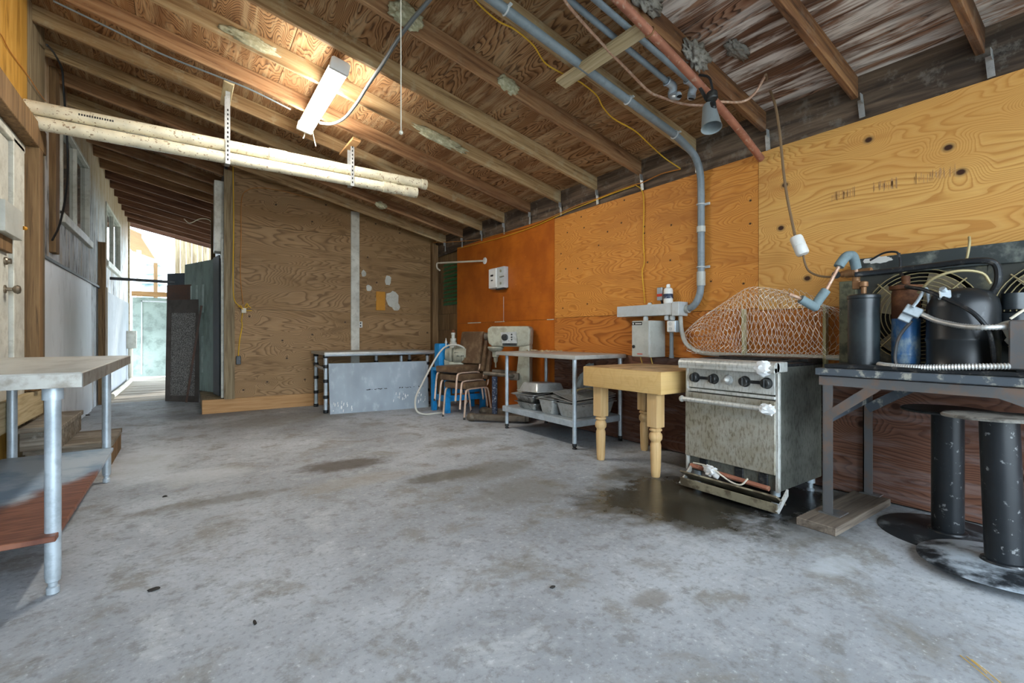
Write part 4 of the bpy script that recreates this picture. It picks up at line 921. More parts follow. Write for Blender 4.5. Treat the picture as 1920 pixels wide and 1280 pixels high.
# ---------------------------------------------------------------- stacked chairs
def make_chair(lb):
    t = thing('banquet_chair', lb, 'chair', (0, 0, 0), 'stacked brown chairs')
    def pt(nm, b, m): return obj(nm, b, m, t, world=False)
    b = MB(); b.box((0, 0, .425), (.41, .41, .085), None, .026); pt('seat', b, brown_v)
    b = MB(); R2 = Euler((0, .20, 0)).to_matrix(); b.box((.265, 0, .70), (.055, .42, .45), R2, .027); pt('backrest', b, brown_v)
    b = MB(); b.box((.298, 0, .70), (.02, .39, .43), R2, .008); pt('back_cover', b, brown_d)
    for s in (-1, 1):
        y = s*.19
        pt('leg', MB().tube([(-.225, y*1.03, 0), (-.205, y*1.02, .2), (-.19, y*1.01, .33), (-.165, y, .372), (-.11, y, .384), (0.0, y, .384)], .0125, 10, 4), rosegold)
        pt('leg', MB().tube([(.30, y*1.04, 0), (.265, y*1.02, .2), (.235, y*1.01, .33), (.21, y, .372), (.15, y, .384), (0.0, y, .384)], .0125, 10, 4), rosegold)
        pt('back_post', MB().tube([(.16, y*.98, .386), (.225, y*.98, .42), (.25, y*.98, .52), (.32, y*.98, .86)], .0105, 8, 4), rosegold)
        for x in (-.225, .30): pt('foot_cap', MB().lathe([(.012, 0), (.014, .002), (.014, .025), (.011, .03)], (x, y*1.035, 0), n=10), black_p)
    pt('apron', MB().bb(-.17, .17, -.175, .175, .372, .388, .003), rust_black)
    return t
ch = make_chair('bottom brown vinyl chair of the stack of three')
ch.rotation_euler.z = .28; ch.location = (3.065, 5.51, 0)
c2 = copyobj(ch); c2['label'] = 'middle brown vinyl chair of the stack of three'; c2.rotation_euler.z = .28; c2.location = (3.02, 5.545, .103)
c3 = copyobj(ch); c3['label'] = 'topmost brown vinyl chair of the stack of three'; c3.rotation_euler.z = .28; c3.location = (2.975, 5.58, .206)

# ---------------------------------------------------------------- blue pump stand
t = thing('pump_stand', 'bright blue steel stand carrying a grey motor and gearbox, behind the chairs', 'machine', (3.2, 6.1, 0))
b = MB()
for (x, y) in ((2.93, 6.20), (2.97, 5.86), (3.55, 6.2), (3.55, 5.88)): obj('leg', MB().bb(x-.035, x+.035, y-.035, y+.035, 0, .575, .006), blue_p, t)
obj('deck', MB().bb(2.89, 3.6, 5.80, 6.25, .575, .62, .008), blue_p, t)
obj('cross_rail', MB().bb(2.93, 3.55, 5.83, 5.87, .16, .24, .004), blue_p, t); obj('cross_rail', MB().bb(2.91, 2.95, 5.86, 6.2, .16, .24, .004), blue_p, t)
obj('side_plate', MB().bb(3.05, 3.5, 5.86, 5.88, .26, .36, .004), blue_p, t)
obj('blue_tank', MB().bb(2.90, 3.07, 5.98, 6.14, .62, .96, .025), blue_p, t)
ax = Vector((.82, -.57, 0)); o0 = Vector((3.03, 5.93, .80))
b = MB(); b.lathe([(.05, -.05), (.09, -.045), (.10, .0), (.115, .02), (.115, .05), (.095, .06), (.125, .075), (.13, .17), (.12, .24), (.10, .275), (.05, .285)], o0, ax, 26); mo = obj('motor', b, machine_grey, t)
b = MB()
for k in range(9): b.torus(o0+ax*(.085+k*.02), ax, .125, .006, 26, 5)
obj('cooling_ribs', b, machine_grey, mo)
b = MB(); b.box(o0+Vector((.09, -.06, -.13)), (.20, .16, .07), Euler((0, 0, -.6)).to_matrix(), .012); b.box(o0+Vector((.0, .02, -.11)), (.1, .14, .10), Euler((0, 0, -.6)).to_matrix(), .012); obj('gearbox_foot', b, machine_grey, t)
b = MB(); b.box(o0+ax*.13+Vector((-.06, -.1, .02)), (.09, .012, .045), Euler((0, 0, -.6)).to_matrix()); b.box(o0+ax*.17+Vector((-.07, -.1, -.01)), (.10, .012, .012), Euler((0, 0, -.6)).to_matrix()); obj('motor_slots', b, black_hole, mo)
b = MB(); q = o0+ax*.06; b.lathe([(.05, .10), (.05, .17), (.042, .18), (.042, .23), (.026, .235), (.024, .28), (.03, .285), (.03, .31), (.018, .315)], q, (0, 0, 1), 20); obj('filler_neck', b, enam, t)
b = MB(); b.lathe([(.022, .28), (.028, .285), (.028, .34), (.015, .35)], q, (0, 0, 1), 14); obj('neck_cap', b, rust, t)
b = MB(); b.cyl(o0+Vector((-.03, .03, .1)), o0+Vector((-.03, .03, .17)), .012, n=10); b.lathe([(.02, 0), (.022, .01), (.01, .04), (.006, .07)], o0+Vector((-.03, .03, .165)), n=12); obj('grease_cup', b, strap_m, t)
P = [Vector((3.20, 5.74, .80)), Vector((3.16, 5.74, .90)), Vector((3.05, 5.76, .945)), Vector((2.93, 5.78, .93)), Vector((2.83, 5.80, .85)), Vector((2.71, 5.82, .66)), Vector((2.60, 5.84, .45)), Vector((2.50, 5.85, .25)), Vector((2.51, 5.85, .08)), Vector((2.62, 5.85, .018)), Vector((2.78, 5.84, .016)), Vector((2.90, 5.84, .016))]
cable('grey_hose', 'pale grey hose looping from the motor down to the floor', P, .0125, grey_c, 'hose', 6, 10)

# ---------------------------------------------------------------- pipe bench and leaning panel
t = thing('pipe_bench', 'low bench on threaded pipe legs against the back wall', 'bench', (2.3, 7.2, 0))
obj('bench_top', MB().bb(1.55, 3.2, 6.75, 7.58, .80, .84, .004), galv_top, t)
obj('front_pipe', MB().cyl((1.56, 6.765, .80), (3.18, 6.765, .80), .021, n=12), galv, t)
lg = []
for (x, y) in ((1.583, 6.80), (1.61, 7.52), (3.1, 6.80), (3.1, 7.52), (2.53, 7.52), (2.75, 7.0)):
    b = MB(); b.cyl((x, y, 0), (x, y, .80), .027, n=14); l_ = obj('leg', b, galv, t)
    b = MB()
    for z in (.0, .2, .42, .62, .76): b.lathe([(.032, 0), (.036, .006), (.036, .04), (.032, .046)], (x, y, z), n=14)
    obj('pipe_coupling', b, rust_black, l_)
obj('stretcher', MB().cyl((1.583, 6.8, .60), (1.61, 7.52, .62), .022, n=12), galv, t)
t = thing('leaning_sheet', 'large blue-grey sheet leaning against the bench on the floor', 'panel', (2.28, 6.58, 0))
q0, q1 = Vector((1.605, 6.66, 0)), Vector((2.985, 6.50, 0)); d = (q1-q0); n_ = Vector((0, .075, .685))
b = MB(); b.prism([q0, q1, q1+n_, q0+n_], (0, .018, .003)); obj('sheet', b, panel_gm, t)
b = MB(); un = (q1-q0).normalized(); 
for i in range(46):
    f = random.choice((random.uniform(.32, .56), random.uniform(.68, .95))); p = q0+d*f+n_*(.44+.02*f+random.uniform(-.008, .008))+Vector((0, -.0012, 0))
    b.box(p, (random.uniform(.008, .02), .001, .008), None)
o = obj('printed_line', b, black_p, t); o['kind'] = 'stuff'
b = MB()
for i in range(40):
    f = random.choice((random.uniform(.02, .22), random.uniform(.62, .8), random.uniform(.88, .97))); p = q0+d*f+n_*(random.uniform(.12, .34) if f > .5 else random.uniform(.05, .3))+Vector((0, -.0012, 0))
    b.box(p, (random.uniform(.005, .012), .001, random.uniform(.015, .06)), Euler((0, .12, 0)).to_matrix())
o = obj('paint_drips', b, bottle_w, t); o['kind'] = 'stuff'

# ---------------------------------------------------------------- floor mixer
t = thing('floor_mixer', 'big grey commercial dough mixer behind the steel table', 'mixer', (3.40, 4.94, 0), rot=(0, 0, math.radians(130)))
def mp(nm, b, m, par=None): return obj(nm, b, m, par or t, world=False)
b = MB(); pr_ = [(.27, .97), (.285, 1.06), (.28, 1.16), (.23, 1.19), (-.25, 1.19), (-.285, 1.15), (-.27, .95), (-.20, .93), (.22, .93)]
b.prism([(x, -.10, z) for x, z in pr_], (0, .20, 0)); bmesh.ops.bevel(b.bm, geom=list(b.bm.edges), offset=.022, segments=3, profile=.5, affect='EDGES'); mp('head', b, machine_grey)
b = MB(); b.prism([(.10, .101, 1.11), (-.10, .101, 1.12), (-.115, .101, .975), (.08, .101, .955)], (0, .012, 0)); pl = mp('control_plate', b, pan_m)
b = MB(); b.lathe([(.042, 0), (.042, .012), (.034, .016), (.032, .03), (.005, .03)], (.045, .113, 1.05), (0, 1, 0), 22); mp('timer_dial', b, black_p, pl)
b = MB()
for z in (1.085, 1.05, 1.02): b.lathe([(.010, 0), (.010, .008)], (-.045, .113, z), (0, 1, 0), 10)
mp('push_button', b, black_p, pl)
b = MB(); b.bb(-.11, .075, .113, .117, .945, .975); mp('name_strip', b, black_p, pl)
b = MB(); b.lathe([(.03, 0), (.05, .01), (.05, .05), (.03, .06)], (.285, .02, 1.06), (1, 0, 0), 18); b.bar((.30, .07, 1.05), (.22, .09, 1.16), .015, .015, .002); mp('attachment_hub', b, dirty_grey)
b = MB(); b.lathe([(.10, .93), (.105, .915), (.085, .88), (.045, .86), (.045, .80), (.028, .79), (.024, .74), (.010, .72), (.010, .66)], (.20, 0, 0), n=22); mp('planetary_shaft', b, machine_grey)
b = MB(); b.prism([(-.27, -.09, .10), (-.12, -.09, .10), (-.10, -.09, .60), (-.13, -.09, .96), (-.27, -.09, .96)], (0, .18, 0)); bmesh.ops.bevel(b.bm, geom=list(b.bm.edges), offset=.02, segments=2, profile=.5, affect='EDGES'); mp('column', b, machine_grey)
b = MB(); b.tube([(-.13, .0, .56), (-.05, .16, .575), (.12, .19, .59), (.30, .17, .60)], .026, 10, 4); b.tube([(-.13, .0, .56), (-.05, -.16, .575), (.12, -.19, .59), (.30, -.17, .60)], .026, 10, 4); b.box((-.08, 0, .56), (.12, .3, .09), None, .015); mp('bowl_yoke', b, dirty_grey)
b = MB(); b.lathe([(.035, .04), (.035, .56)], (.16, .17, 0), n=14); mp('lift_tube', b, navy)
for s in (-1, 1):
    b = MB(); b.bar((-.25, s*.20, .06), (.42, s*.24, .06), .10, .075, .02); b.blob((.44, s*.24, .055), (.07, .065, .055), .1, 2, 3, 1); mp('base_foot', b, dirty_grey)
b = MB(); b.box((-.18, 0, .07), (.22, .42, .10), None, .02); mp('base', b, dirty_grey)

# ---------------------------------------------------------------- steel rack
t = thing('steel_rack', 'rusty angle-iron stand on a timber plank, carrying the condensing unit', 'stand', (3.35, .4, 0))
obj('plank_foot', MB().bb(2.84, 3.64, 1.075, 1.275, 0, .045, .004), plank_m, t); obj('plank_foot', MB().bb(2.84, 3.64, -.62, -.42, 0, .045, .004), plank_m, t)
for (x, y) in ((3.04, 1.215), (3.63, 1.215), (3.04, -.5), (3.63, -.5)):
    s = 1 if x < 3.3 else -1; b = MB(); b.bb(x-.005, x+.045, y-.003, y+.003, .045, .82); b.bb(x-.005, x+.002, y-.048, y+.003, .045, .82); b.bb(x-.02, x+.1, y-.09, y+.02, .045, .052); obj('leg', b, iron, t)
b = MB(); b.bb(3.03, 3.036, -.55, 1.235, .785, .84); b.bb(3.03, 3.08, -.55, 1.235, .836, .842); obj('front_rail', b, iron, t)
b = MB(); b.bb(3.63, 3.636, -.55, 1.235, .785, .842); b.bb(3.04, 3.63, 1.21, 1.216, .785, .842); b.bb(3.04, 3.63, -.5, -.494, .785, .842); obj('frame_rail', b, iron, t)
lab(obj('top_channel', MB().bb(3.015, 3.65, -.56, 1.25, .842, .882, .004), iron_w, t), 'flaking painted top channel')
b = MB(); b.bar((3.034, 1.20, .60), (3.034, .955, .80), .05, .006, 0, up=(1, 0, 0)); obj('brace', b, iron, t)
b = MB(); b.bar((3.05, 1.20, .58), (3.62, 1.19, .66), .045, .006, 0, up=(0, 1, 0)); obj('brace', b, iron_w, t)
b = MB(); b.bar((3.61, 1.19, .60), (3.61, .90, .80), .055, .006, 0, up=(1, 0, 0)); obj('brace', b, iron_w, t)
b = MB(); b.bar((3.034, -.45, .60), (3.034, -.2, .80), .05, .006, 0, up=(1, 0, 0)); obj('brace', b, iron, t)
b = MB(); b.prism([(3.033, .50, .785), (3.033, .28, .785), (3.033, .28, .70)], (.006, 0, 0)); obj('gusset', b, iron, t)

# ---------------------------------------------------------------- condensing unit
t = thing('condensing_unit', 'large grimy refrigeration unit with two caged fans, on the steel rack', 'machine', (3.35, .4, .882))
obj('base_plate', MB().bb(3.06, 3.67, -.5, 1.22, .883, .905, .003), rust_black, t)
XF, zc, rf = 3.515, 1.185, .268
b = MB()
def cell(b, y0, y1, z0, z1, yc, n=40):
    A = []; Bq = []
    for i in range(n):
        a = 2*PI*i/n; cy, cz = math.cos(a), math.sin(a)
        A.append((XF, yc+rf*cy, zc+rf*cz))
        ty = ((y1-yc)/cy if cy > 1e-6 else ((y0-yc)/cy if cy < -1e-6 else 9)); tz = ((z1-zc)/cz if cz > 1e-6 else ((z0-zc)/cz if cz < -1e-6 else 9)); k = min(ty, tz)
        Bq.append((XF, yc+k*cy, zc+k*cz))
    VA = [b.bm.verts.new(p) for p in A]; VB = [b.bm.verts.new(p) for p in Bq]; VC = [b.bm.verts.new((XF+.03, p[1], p[2])) for p in A]
    for i in range(n):
        j = (i+1) % n; b.bm.faces.new((VA[i], VA[j], VB[j], VB[i])); b.bm.faces.new((VC[i], VC[j], VA[j], VA[i]))
Z0, Z1 = .905, 1.47
cell(b, .62, 1.24, Z0, Z1, .90); cell(b, .04, .62, Z0, Z1, .33); cell(b, -.52, .04, Z0, Z1, -.24)
obj('fan_shroud', b, shroud_m, t, ang=30)
lab(obj('top_board', MB().bb(3.50, 3.53, -.52, 1.235, 1.445, 1.555, .003), blackboard, t), 'flaking black board along the top')
obj('side_post', MB().bb(3.49, 3.54, 1.21, 1.305, .885, 1.42, .004), mossy, t)
b = MB(); b.bb(3.55, 3.67, -.52, 1.25, .905, 1.55, .003); obj('coil_housing', b, black_hole, t)
lab(obj('bare_patch', MB().blob((3.4995, 1.10, 1.535), (.002, .07, .018), .5, 3, 3, 4), bottle_w, t), 'patch where the black board is bare')
for yc in (.90, .33):
    gset = MB()
    for k in range(11): gset.torus((XF-.012-.02*(1-(k/10)**2), yc, zc), (1, 0, 0), .045+k*.0225, .0028, 40, 5)
    for a in (PI/4, 3*PI/4, 5*PI/4, 7*PI/4):
        gset.tube([(XF-.035, yc+.03*math.cos(a), zc+.03*math.sin(a)), (XF-.03, yc+.15*math.cos(a), zc+.15*math.sin(a)), (XF-.008, yc+.285*math.cos(a), zc+.285*math.sin(a))], .0042, 6, 3)
    g = obj('fan_guard', gset, wire_g, t)
    b = MB(); b.lathe([(.05, 0), (.05, .05), (.03, .06)], (XF+.02, yc, zc), (-1, 0, 0), 18); hub = obj('fan_hub', b, rust_black, t)
    for a in ((1.05, 2.62, 4.19, 5.76) if yc > .5 else (.45, 2.02, 3.59, 5.16)):
        b = MB(); bl = []
        def f(u, v, a=a): 
            r = .05+u*.20; th = a+(v-.5)*(.9-.15*u); return (XF+.004+(v-.5)*.03, yc-r*math.cos(th), zc+r*math.sin(th))
        b.grid(f, 6, 6); bmesh.ops.solidify(b.bm, geom=list(b.bm.faces), thickness=.003); obj('fan_blade', b, blade_m, hub)
# components
b = MB(); b.lathe([(.078, 0), (.082, .006), (.082, .012), (.077, .016), (.077, .40), (.081, .404), (.081, .42), (.072, .425), (.03, .432)], (3.255, 1.09, .883), n=32); rc_ = lab(obj('receiver_tank', b, tank_black, t), 'smooth black cylinder at the left')
b = MB(); b.lathe([(.014, .43), (.014, .47), (.022, .475), (.022, .50), (.012, .505)], (3.255, 1.09, .883), n=12); b.box((3.27, 1.13, 1.37), (.03, .04, .05), None, .004); obj('valve', b, brass, rc_)
b = MB(); b.lathe([(.05, 0), (.062, .012), (.064, .03), (.064, .26)], (3.33, .915, .905), n=28); b.lathe([(.0645, .05), (.066, .055), (.066, .062), (.0645, .067)], (3.33, .915, .905), n=28, cap=False); lab(obj('oil_canister', b, blue_can, t), 'stained blue canister')
b = MB(); b.lathe([(.0642, .26), (.0645, .40), (.06, .42), (.075, .425), (.075, .445), (.04, .45), (.02, .452), (.02, .50)], (3.33, .915, .905), n=28); obj('canister_top', b, rust, t)
b = MB(); b.lathe([(.145, 0), (.148, .01), (.142, .02), (.142, .13), (.146, .14), (.146, .15), (.142, .16), (.142, .31), (.134, .35), (.11, .385), (.07, .405), (.03, .41)], (3.30, .675, .905), n=40); cp = lab(obj('compressor', b, tank_drip, t), 'big black domed compressor shell')
b = MB(); b.box((3.19, .72, 1.275), (.05, .045, .045), Euler((.0, .3, .4)).to_matrix(), .004); b.lathe([(.014, 0), (.014, .03)], (3.185, .715, 1.29), (-.6, .2, .6), 12); obj('terminal_block', b, galv, cp)
b = MB(); b.lathe([(.07, 0), (.07, .16), (.05, .17)], (3.40, .50, 1.02), (0, 0, 1), 22); b.lathe([(.05, 0), (.05, .08)], (3.38, .5, 1.2), (0, 0, 1), 18); obj('second_motor', b, tank_black, t)
cbx = obj('control_box', MB().bb(3.08, 3.30, .20, .475, .915, 1.14, .006), iron, t); lab(cbx, 'grey control box at the right end')
obj('box_foot', MB().bb(3.1, 3.28, .22, .455, .884, .916, .003), rust_black, cbx)
def flexi(nm, P, r, lb):
    Q = catmull([Vector(p) for p in P], 22); b = MB()
    S = [0]
    for a, c in zip(Q, Q[1:]): S.append(S[-1]+(c-a).length)
    n = int(S[-1]/.0058); pts = []; j = 0
    for i in range(n):
        s = S[-1]*i/(n-1)
        while j < len(S)-2 and S[j+1] < s: j += 1
        f = (s-S[j])/max(1e-9, S[j+1]-S[j]); pts.append(Q[j].lerp(Q[j+1], min(1, f)))
    b.tube(pts, lambda t_: r*(1.0 if int(round(t_*(n-1))) % 2 else .72), 12); return lab(obj(nm, b, flexm, t, ang=70), lb)
flexi('flexible_conduit', [(3.20, .815, 1.185), (3.16, .74, 1.145), (3.10, .63, 1.115), (3.07, .55, 1.108), (3.12, .48, 1.112)], .0145, 'ribbed silver conduit from the square box on the blue canister')
flexi('flexible_conduit', [(3.20, 1.0, .908), (3.13, .93, .905), (3.08, .80, .906), (3.06, .68, .915), (3.06, .56, .925), (3.09, .47, .93)], .0165, 'ribbed silver conduit along the front edge of the rack')
b = MB(); b.box((3.20, .85, 1.20), (.055, .075, .05), Euler((.5, .1, .3)).to_matrix(), .004); b.box((3.21, .885, 1.165), (.045, .055, .04), Euler((.5, .1, .3)).to_matrix(), .004); lab(obj('junction_box', b, galv, t), 'small square galvanized junction box')
pipes = [([(3.24, 1.13, 1.43), (3.28, 1.02, 1.435), (3.30, .80, 1.445), (3.30, .62, 1.45), (3.31, .555, 1.425), (3.31, .545, 1.34), (3.32, .57, 1.28)], .016, rust_black),
         ([(3.33, .95, 1.36), (3.25, .88, 1.335), (3.2, .80, 1.31), (3.16, .70, 1.25), (3.12, .60, 1.18), (3.13, .545, 1.08), (3.15, .53, .94)], .0105, rust_black),
         ([(3.25, .84, 1.30), (3.22, .77, 1.37), (3.24, .68, 1.40), (3.28, .60, 1.385), (3.3, .57, 1.33)], .007, wire_g),
         ([(3.24, .79, 1.24), (3.22, .80, 1.32), (3.18, .82, 1.26), (3.16, .84, 1.22)], .008, galv),
         ([(3.22, .86, 1.15), (3.24, .92, 1.06), (3.25, .94, .96), (3.25, .935, .905)], .008, iron),
         ([(3.45, .98, 1.555), (3.44, .97, 1.50), (3.42, .965, 1.44), (3.36, .93, 1.40)], .007, rust_black),
         ([(3.44, 1.12, 1.53), (3.44, 1.05, 1.565), (3.44, .99, 1.562), (3.44, .975, 1.53)], .006, rust_black),
         ([(3.36, .66, 1.585), (3.34, .655, 1.55), (3.33, .66, 1.49), (3.34, .67, 1.45)], .006, wire_g),
         ([(3.22, .49, 1.15), (3.24, .43, 1.20), (3.26, .37, 1.18), (3.28, .3, 1.22)], .006, cord_w)]
for P, r, m in pipes: obj('refrigerant_tube', MB().tube(P, r, 9, 5), m, t)
b = MB(); b.lathe([(.028, 0), (.032, .02), (.02, .03), (.02, .07), (.03, .08), (.03, .1)], (3.2, .47, 1.04), (-.3, .3, .9), 14); obj('box_fitting', b, enam, t)
# brass valve and insulated elbow line
b = MB(); b.cyl((3.30, 1.22, 1.445), (3.28, 1.06, 1.448), .019, n=12); b.lathe([(.02, 0), (.025, .006), (.025, .05), (.02, .056)], (3.30, 1.20, 1.445), (-.1, -1, .02), 12); b.lathe([(.02, 0), (.02, .03)], (3.29, 1.14, 1.39), n=12); lab(obj('brass_valve', b, brass, t), 'brass service valve')
b = MB(); b.lathe([(.022, 0), (.024, .01), (.022, .02)], (3.29, 1.245, 1.443), (-.9, -.3, 0), 14); obj('sight_glass', b, black_p, t)
E_ = [Vector(p) for p in ((2.898, 1.338, 1.313), (2.963, 1.294, 1.279), (3.015, 1.253, 1.238), (3.065, 1.223, 1.313), (3.142, 1.169, 1.487), (3.168, 1.150, 1.53), (3.205, 1.125, 1.53), (3.235, 1.12, 1.445))]
lt = obj('suction_line', MB().tube(E_, .0095, 10, 4), copper_thin, t)
b = MB(); b.tube([E_[1]+(E_[0]-E_[1])*.15, E_[2]+Vector((-.005, 0, .002)), E_[2]+Vector((.012, 0, .012)), E_[3]+(E_[4]-E_[3])*.12], .0255, 14, 5); lab(obj('pipe_insulation', b, insul, lt), 'grey foam sleeve on the lower bend')
b = MB(); b.tube([E_[4]+(E_[3]-E_[4])*.08, E_[4], E_[5], E_[5]+Vector((.022, -.012, .008)), E_[6], E_[7]+Vector((0, 0, .02))], .0265, 14, 5); lab(obj('pipe_insulation', b, insul, lt), 'grey foam sleeve on the upper bend')

# ---------------------------------------------------------------- pedestal table bases
def pedestal(lb, x, y, z, rot, dr, m1, m2, m3, top=.66):
    t = thing('table_pedestal', lb, 'table base', (x, y, z), 'black column table bases', rot)
    b = MB(); b.lathe([(dr, 0), (dr, .004), (dr*.97, .010), (.12, .020), (.085, .022)], n=56); obj('base_disc', b, m1, t, world=False)
    b = MB(); b.lathe([(.085, .02), (.080, .03), (.067, .034), (.067, top)], n=32); obj('column', b, m3, t, world=False)
    b = MB(); b.lathe([(.06, top), (.195, top+.002), (.198, top+.010), (.19, top+.016), (.05, top+.016)], n=40); obj('top_plate', b, m2, t, world=False)
    return t
pedestal('black column table base with dark top plate, standing nearest the plywood wall', 3.36, .745, 0, (0, 0, .6), .30, disc_dust2, black_p, col_black)
pedestal('black column table base with mottled grey top, its disc resting on the other', 3.02, .475, .033, (-.035, .025, 0), .305, disc_dust, plate_dust, col_black)

# ---------------------------------------------------------------- side passage: stored doors, gate, bar
t = thing('screen_panel', 'tall pebbled screen panel in brown frame leaning in the passage', 'panel', (-.06, 9.35, 0))
p0, p1 = Vector((-.285, 9.55, 0)), Vector((.165, 9.06, 0)); up = Vector((.02, .11, 1.66)); dn = (p1-p0).normalized(); nn = Vector((-dn.y, dn.x, 0))
def quad(b, a0, a1, z0, z1, th, off=0.0):
    L = (p1-p0)
    b.prism([p0+L*a0+up*z0+nn*off, p0+L*a1+up*z0+nn*off, p0+L*a1+up*z1+nn*off, p0+L*a0+up*z1+nn*off], nn*th)
b = MB(); quad(b, 0, .13, 0, 1, .035); quad(b, .87, 1, 0, 1, .035); quad(b, .13, .87, 0, .06, .035); quad(b, .13, .87, .87, 1, .035); obj('frame', b, screen_f, t)
b = MB(); quad(b, .13, .87, .06, .87, .012, .012); obj('infill', b, screen_m, t)
def slab(name, lb, a, c, z0, z1, m, lean=.08, th=.035):
    a, c = Vector(a), Vector(c); b = MB(); u = Vector((0, lean, z1-z0)); n2 = Vector((-(c-a).y, (c-a).x, 0)).normalized()
    b.prism([a, c, c+u, a+u], n2*th); return tag(obj(name, b, m, origin=(a+c)/2), lb, 'panel', 'old doors and boards stored in the passage')
slab('brown_board', 'red-brown board showing above the screen panel', (-.27, 9.72, 0), (.20, 9.22, 0), 0, 1.92, brownboard, .1)
slab('blue_grey_board', 'blue-grey board standing tallest behind the red-brown board', (-.27, 9.98, 0), (.26, 9.44, 0), 0, 2.14, bluegrey, .08)
t = thing('old_door', 'faded blue-green panelled door leaning on the shed side', 'door', (.2, 8.5, .19), 'old doors and boards stored in the passage')
a, c = Vector((-.05, 9.66, .19)), Vector((.35, 8.62, .19)); u = Vector((.03, .05, 2.08)); n2 = Vector((-(c-a).y, (c-a).x, 0)).normalized()
b = MB(); b.prism([a, c, c+u, a+u], n2*.04); obj('leaf', b, dgreen, t)
b = MB()
for z0, z1 in ((.14, .42), (.60, .82)):
    for k in range(3):
        f0 = .2+k*.2; q = a+(c-a)*f0; q2 = a+(c-a)*(f0+.06); b.prism([q+u*z0-n2*.006, q2+u*z0-n2*.006, q2+u*z1-n2*.006, q+u*z1-n2*.006], n2*.008)
obj('moulding', b, mint, t)
slab('dark_door', 'narrow dark door edge between the blue-green door and the corner post', (.335, 8.42, .19), (.392, 8.05, .19), .19, 2.25, ddark, .05)
b = MB(); b.bar((.0, 9.2, .0), (.20, 9.0, 1.55), .05, .03, .002); tag(obj('loose_stick', b, brownboard, origin=(.1, 9.1, 0)), 'brown stick standing between screen panel and blue-green door', 'stick')
t = thing('passage_gate', 'pale mint gate closing the far end of the passage', 'gate', (-.6, 15.0, 0))
obj('gate_board', MB().bb(-1.10, .5, 15.0, 15.03, .04, 2.03), mint, t)
b = MB(); b.bb(-.93, .3, 14.985, 15.0, 1.92, 1.95); b.bb(-.93, -.91, 14.985, 15.0, .1, 1.95); obj('raised_trim', b, white_panel, t)
lab(obj('top_rail', MB().bb(-1.12, .5, 14.97, 15.05, 2.06, 2.18, .003), wood_tan, t), 'bare timber rail over the gate')
b = MB(); b.bar((-1.02, 10.0, 2.0), (.42, 9.95, 1.98), .05, .045, .003); tag(obj('black_bar', b, black_p, origin=(-.3, 10, 2)), 'black bar spanning the passage between post and stored boards', 'bar')
t = thing('meter_box', 'small white utility box with pipe at the end of the left wall', 'box', (-1.05, 13.7, .9))
obj('box', MB().bb(-1.11, -.93, 13.6, 13.8, .78, 1.18, .01), white_w, t)
obj('drain_pipe', MB().tube([(-1.04, 13.7, .78), (-1.04, 13.7, .2), (-1.03, 13.4, .06), (-1.03, 10.3, .05)], .045, 10, 3), cord_w, t)

# ---------------------------------------------------------------- beyond the passage
t = thing('neighbour_eave', 'sunlit orange board eave of the next building on posts', 'roof', (-1.2, 18.5, 3.7))
for i in range(22):
    y = 15.2+i*.33; b = MB(); b.bar((-1.65, y, 3.95+i*.012), (-.93, y, 3.62+i*.016), .31, .02); obj('soffit_board', b, wood_tan, t)
b = MB(); b.bar((-.91, 15.0, 3.60), (-.91, 22.5, 3.97), .03, .16); lab(obj('fascia', b, white_w, t), 'white fascia')
for (x, y) in ((-1.22, 18.8), (-.93, 21.8)): obj('post', MB().bb(x-.06, x+.06, y-.06, y+.06, -.14, 3.75), wood_brown if y > 20 else white_w, t)
t = thing('plank_shed', 'grey shed of upright weathered boards beyond the gate', 'shed', (.8, 16.0, 0))
for i in range(16):
    x = -.26+i*.13; obj('upright_board', MB().bb(x, x+.124, 16.0+random.uniform(-.008, .008), 16.03, -.14, 3.9), wood_grey, t)
conm = plain('haze_painted_conifer', col('#9fb0b4'), .9, 0, col('#b9c6ca'), .5, 2)  # distance haze is painted into the tree colour
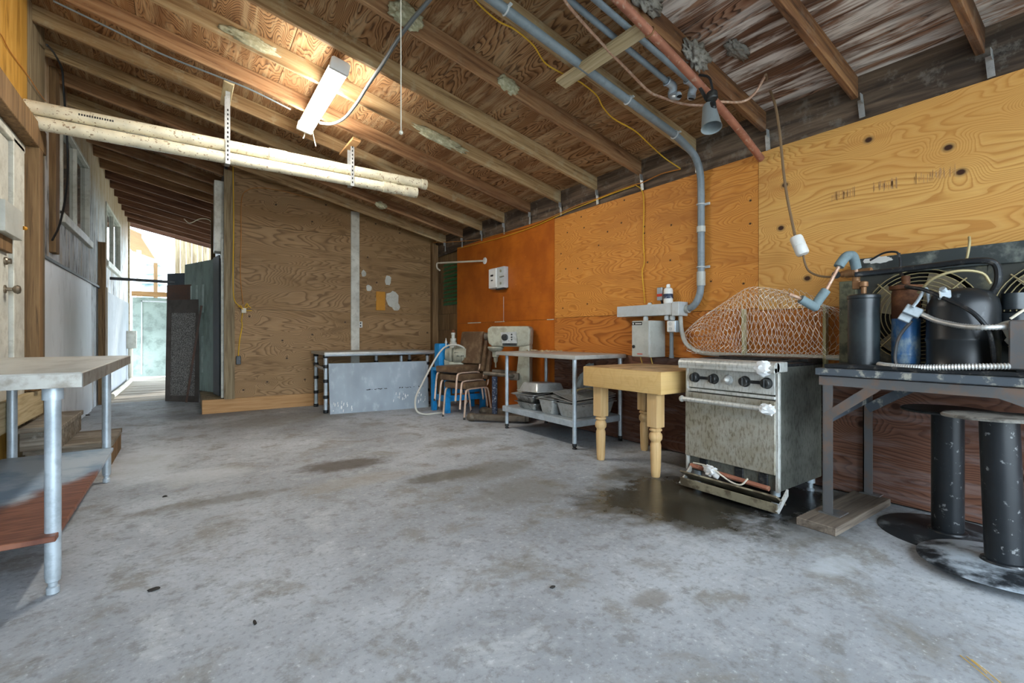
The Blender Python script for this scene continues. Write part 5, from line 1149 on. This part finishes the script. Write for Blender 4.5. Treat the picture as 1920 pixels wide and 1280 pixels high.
for k, (x, y, h, lb) in enumerate(((-4.6, 40, 6.3, 'leftmost pale conifer beyond the passage, beside the brown post'), (-2.2, 47, 8.2, 'middle pale conifer beyond the passage, tallest in the gap'), (.0, 42, 6.2, 'rightmost pale conifer beyond the passage, next to the plank shed'))):
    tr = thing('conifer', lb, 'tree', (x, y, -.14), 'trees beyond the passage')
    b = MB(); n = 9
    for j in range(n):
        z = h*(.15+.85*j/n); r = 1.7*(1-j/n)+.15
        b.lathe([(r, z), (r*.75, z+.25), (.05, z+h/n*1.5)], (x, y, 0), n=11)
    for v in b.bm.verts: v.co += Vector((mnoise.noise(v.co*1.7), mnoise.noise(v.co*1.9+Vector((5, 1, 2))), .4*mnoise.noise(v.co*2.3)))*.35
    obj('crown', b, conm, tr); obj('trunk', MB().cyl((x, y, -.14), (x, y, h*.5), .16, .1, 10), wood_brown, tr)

# ---------------------------------------------------------------- litter on the floor
for k, (p, sz, lb, m, nm) in enumerate((((289, 1104), (.022, .013, .006), 'dark curled leaf on bare concrete near the work table', leaf_m, 'leaf'), ((478, 1166), (.006, .017, .004), 'dark scrap in the lower middle of the floor', leaf_m, 'scrap'), ((1036, 1100), (.012, .008, .005), 'tiny dark scrap alone on mid floor', leaf_m, 'scrap'),
        ((309, 930), (.014, .008, .005), 'dark chip by the far leg of the work table', leaf_m, 'scrap'), ((164, 778), (.03, .02, .01), 'dark chip beside the upper timber step', leaf_m, 'scrap'))):
    q = at(p[0], p[1], 'Z', .004); b = MB(); b.blob(q, sz, .5, 2, 2, k); tag(obj(nm, b, m, origin=q), lb, 'litter', 'litter on the floor')
t = thing('straw', 'a few yellow straws on the floor at lower right', 'straw', at(1830, 1255, 'Z', 0))
for a_, c_ in (((1800, 1228), (1868, 1285)), ((1812, 1230), (1850, 1262)), ((1822, 1236), (1880, 1283))):
    obj('stalk', MB().tube([at(a_[0], a_[1], 'Z', .004), at((a_[0]+c_[0])/2, (a_[1]+c_[1])/2-1, 'Z', .006), at(c_[0], c_[1], 'Z', .004)], .0015, 5), straw_m, t)
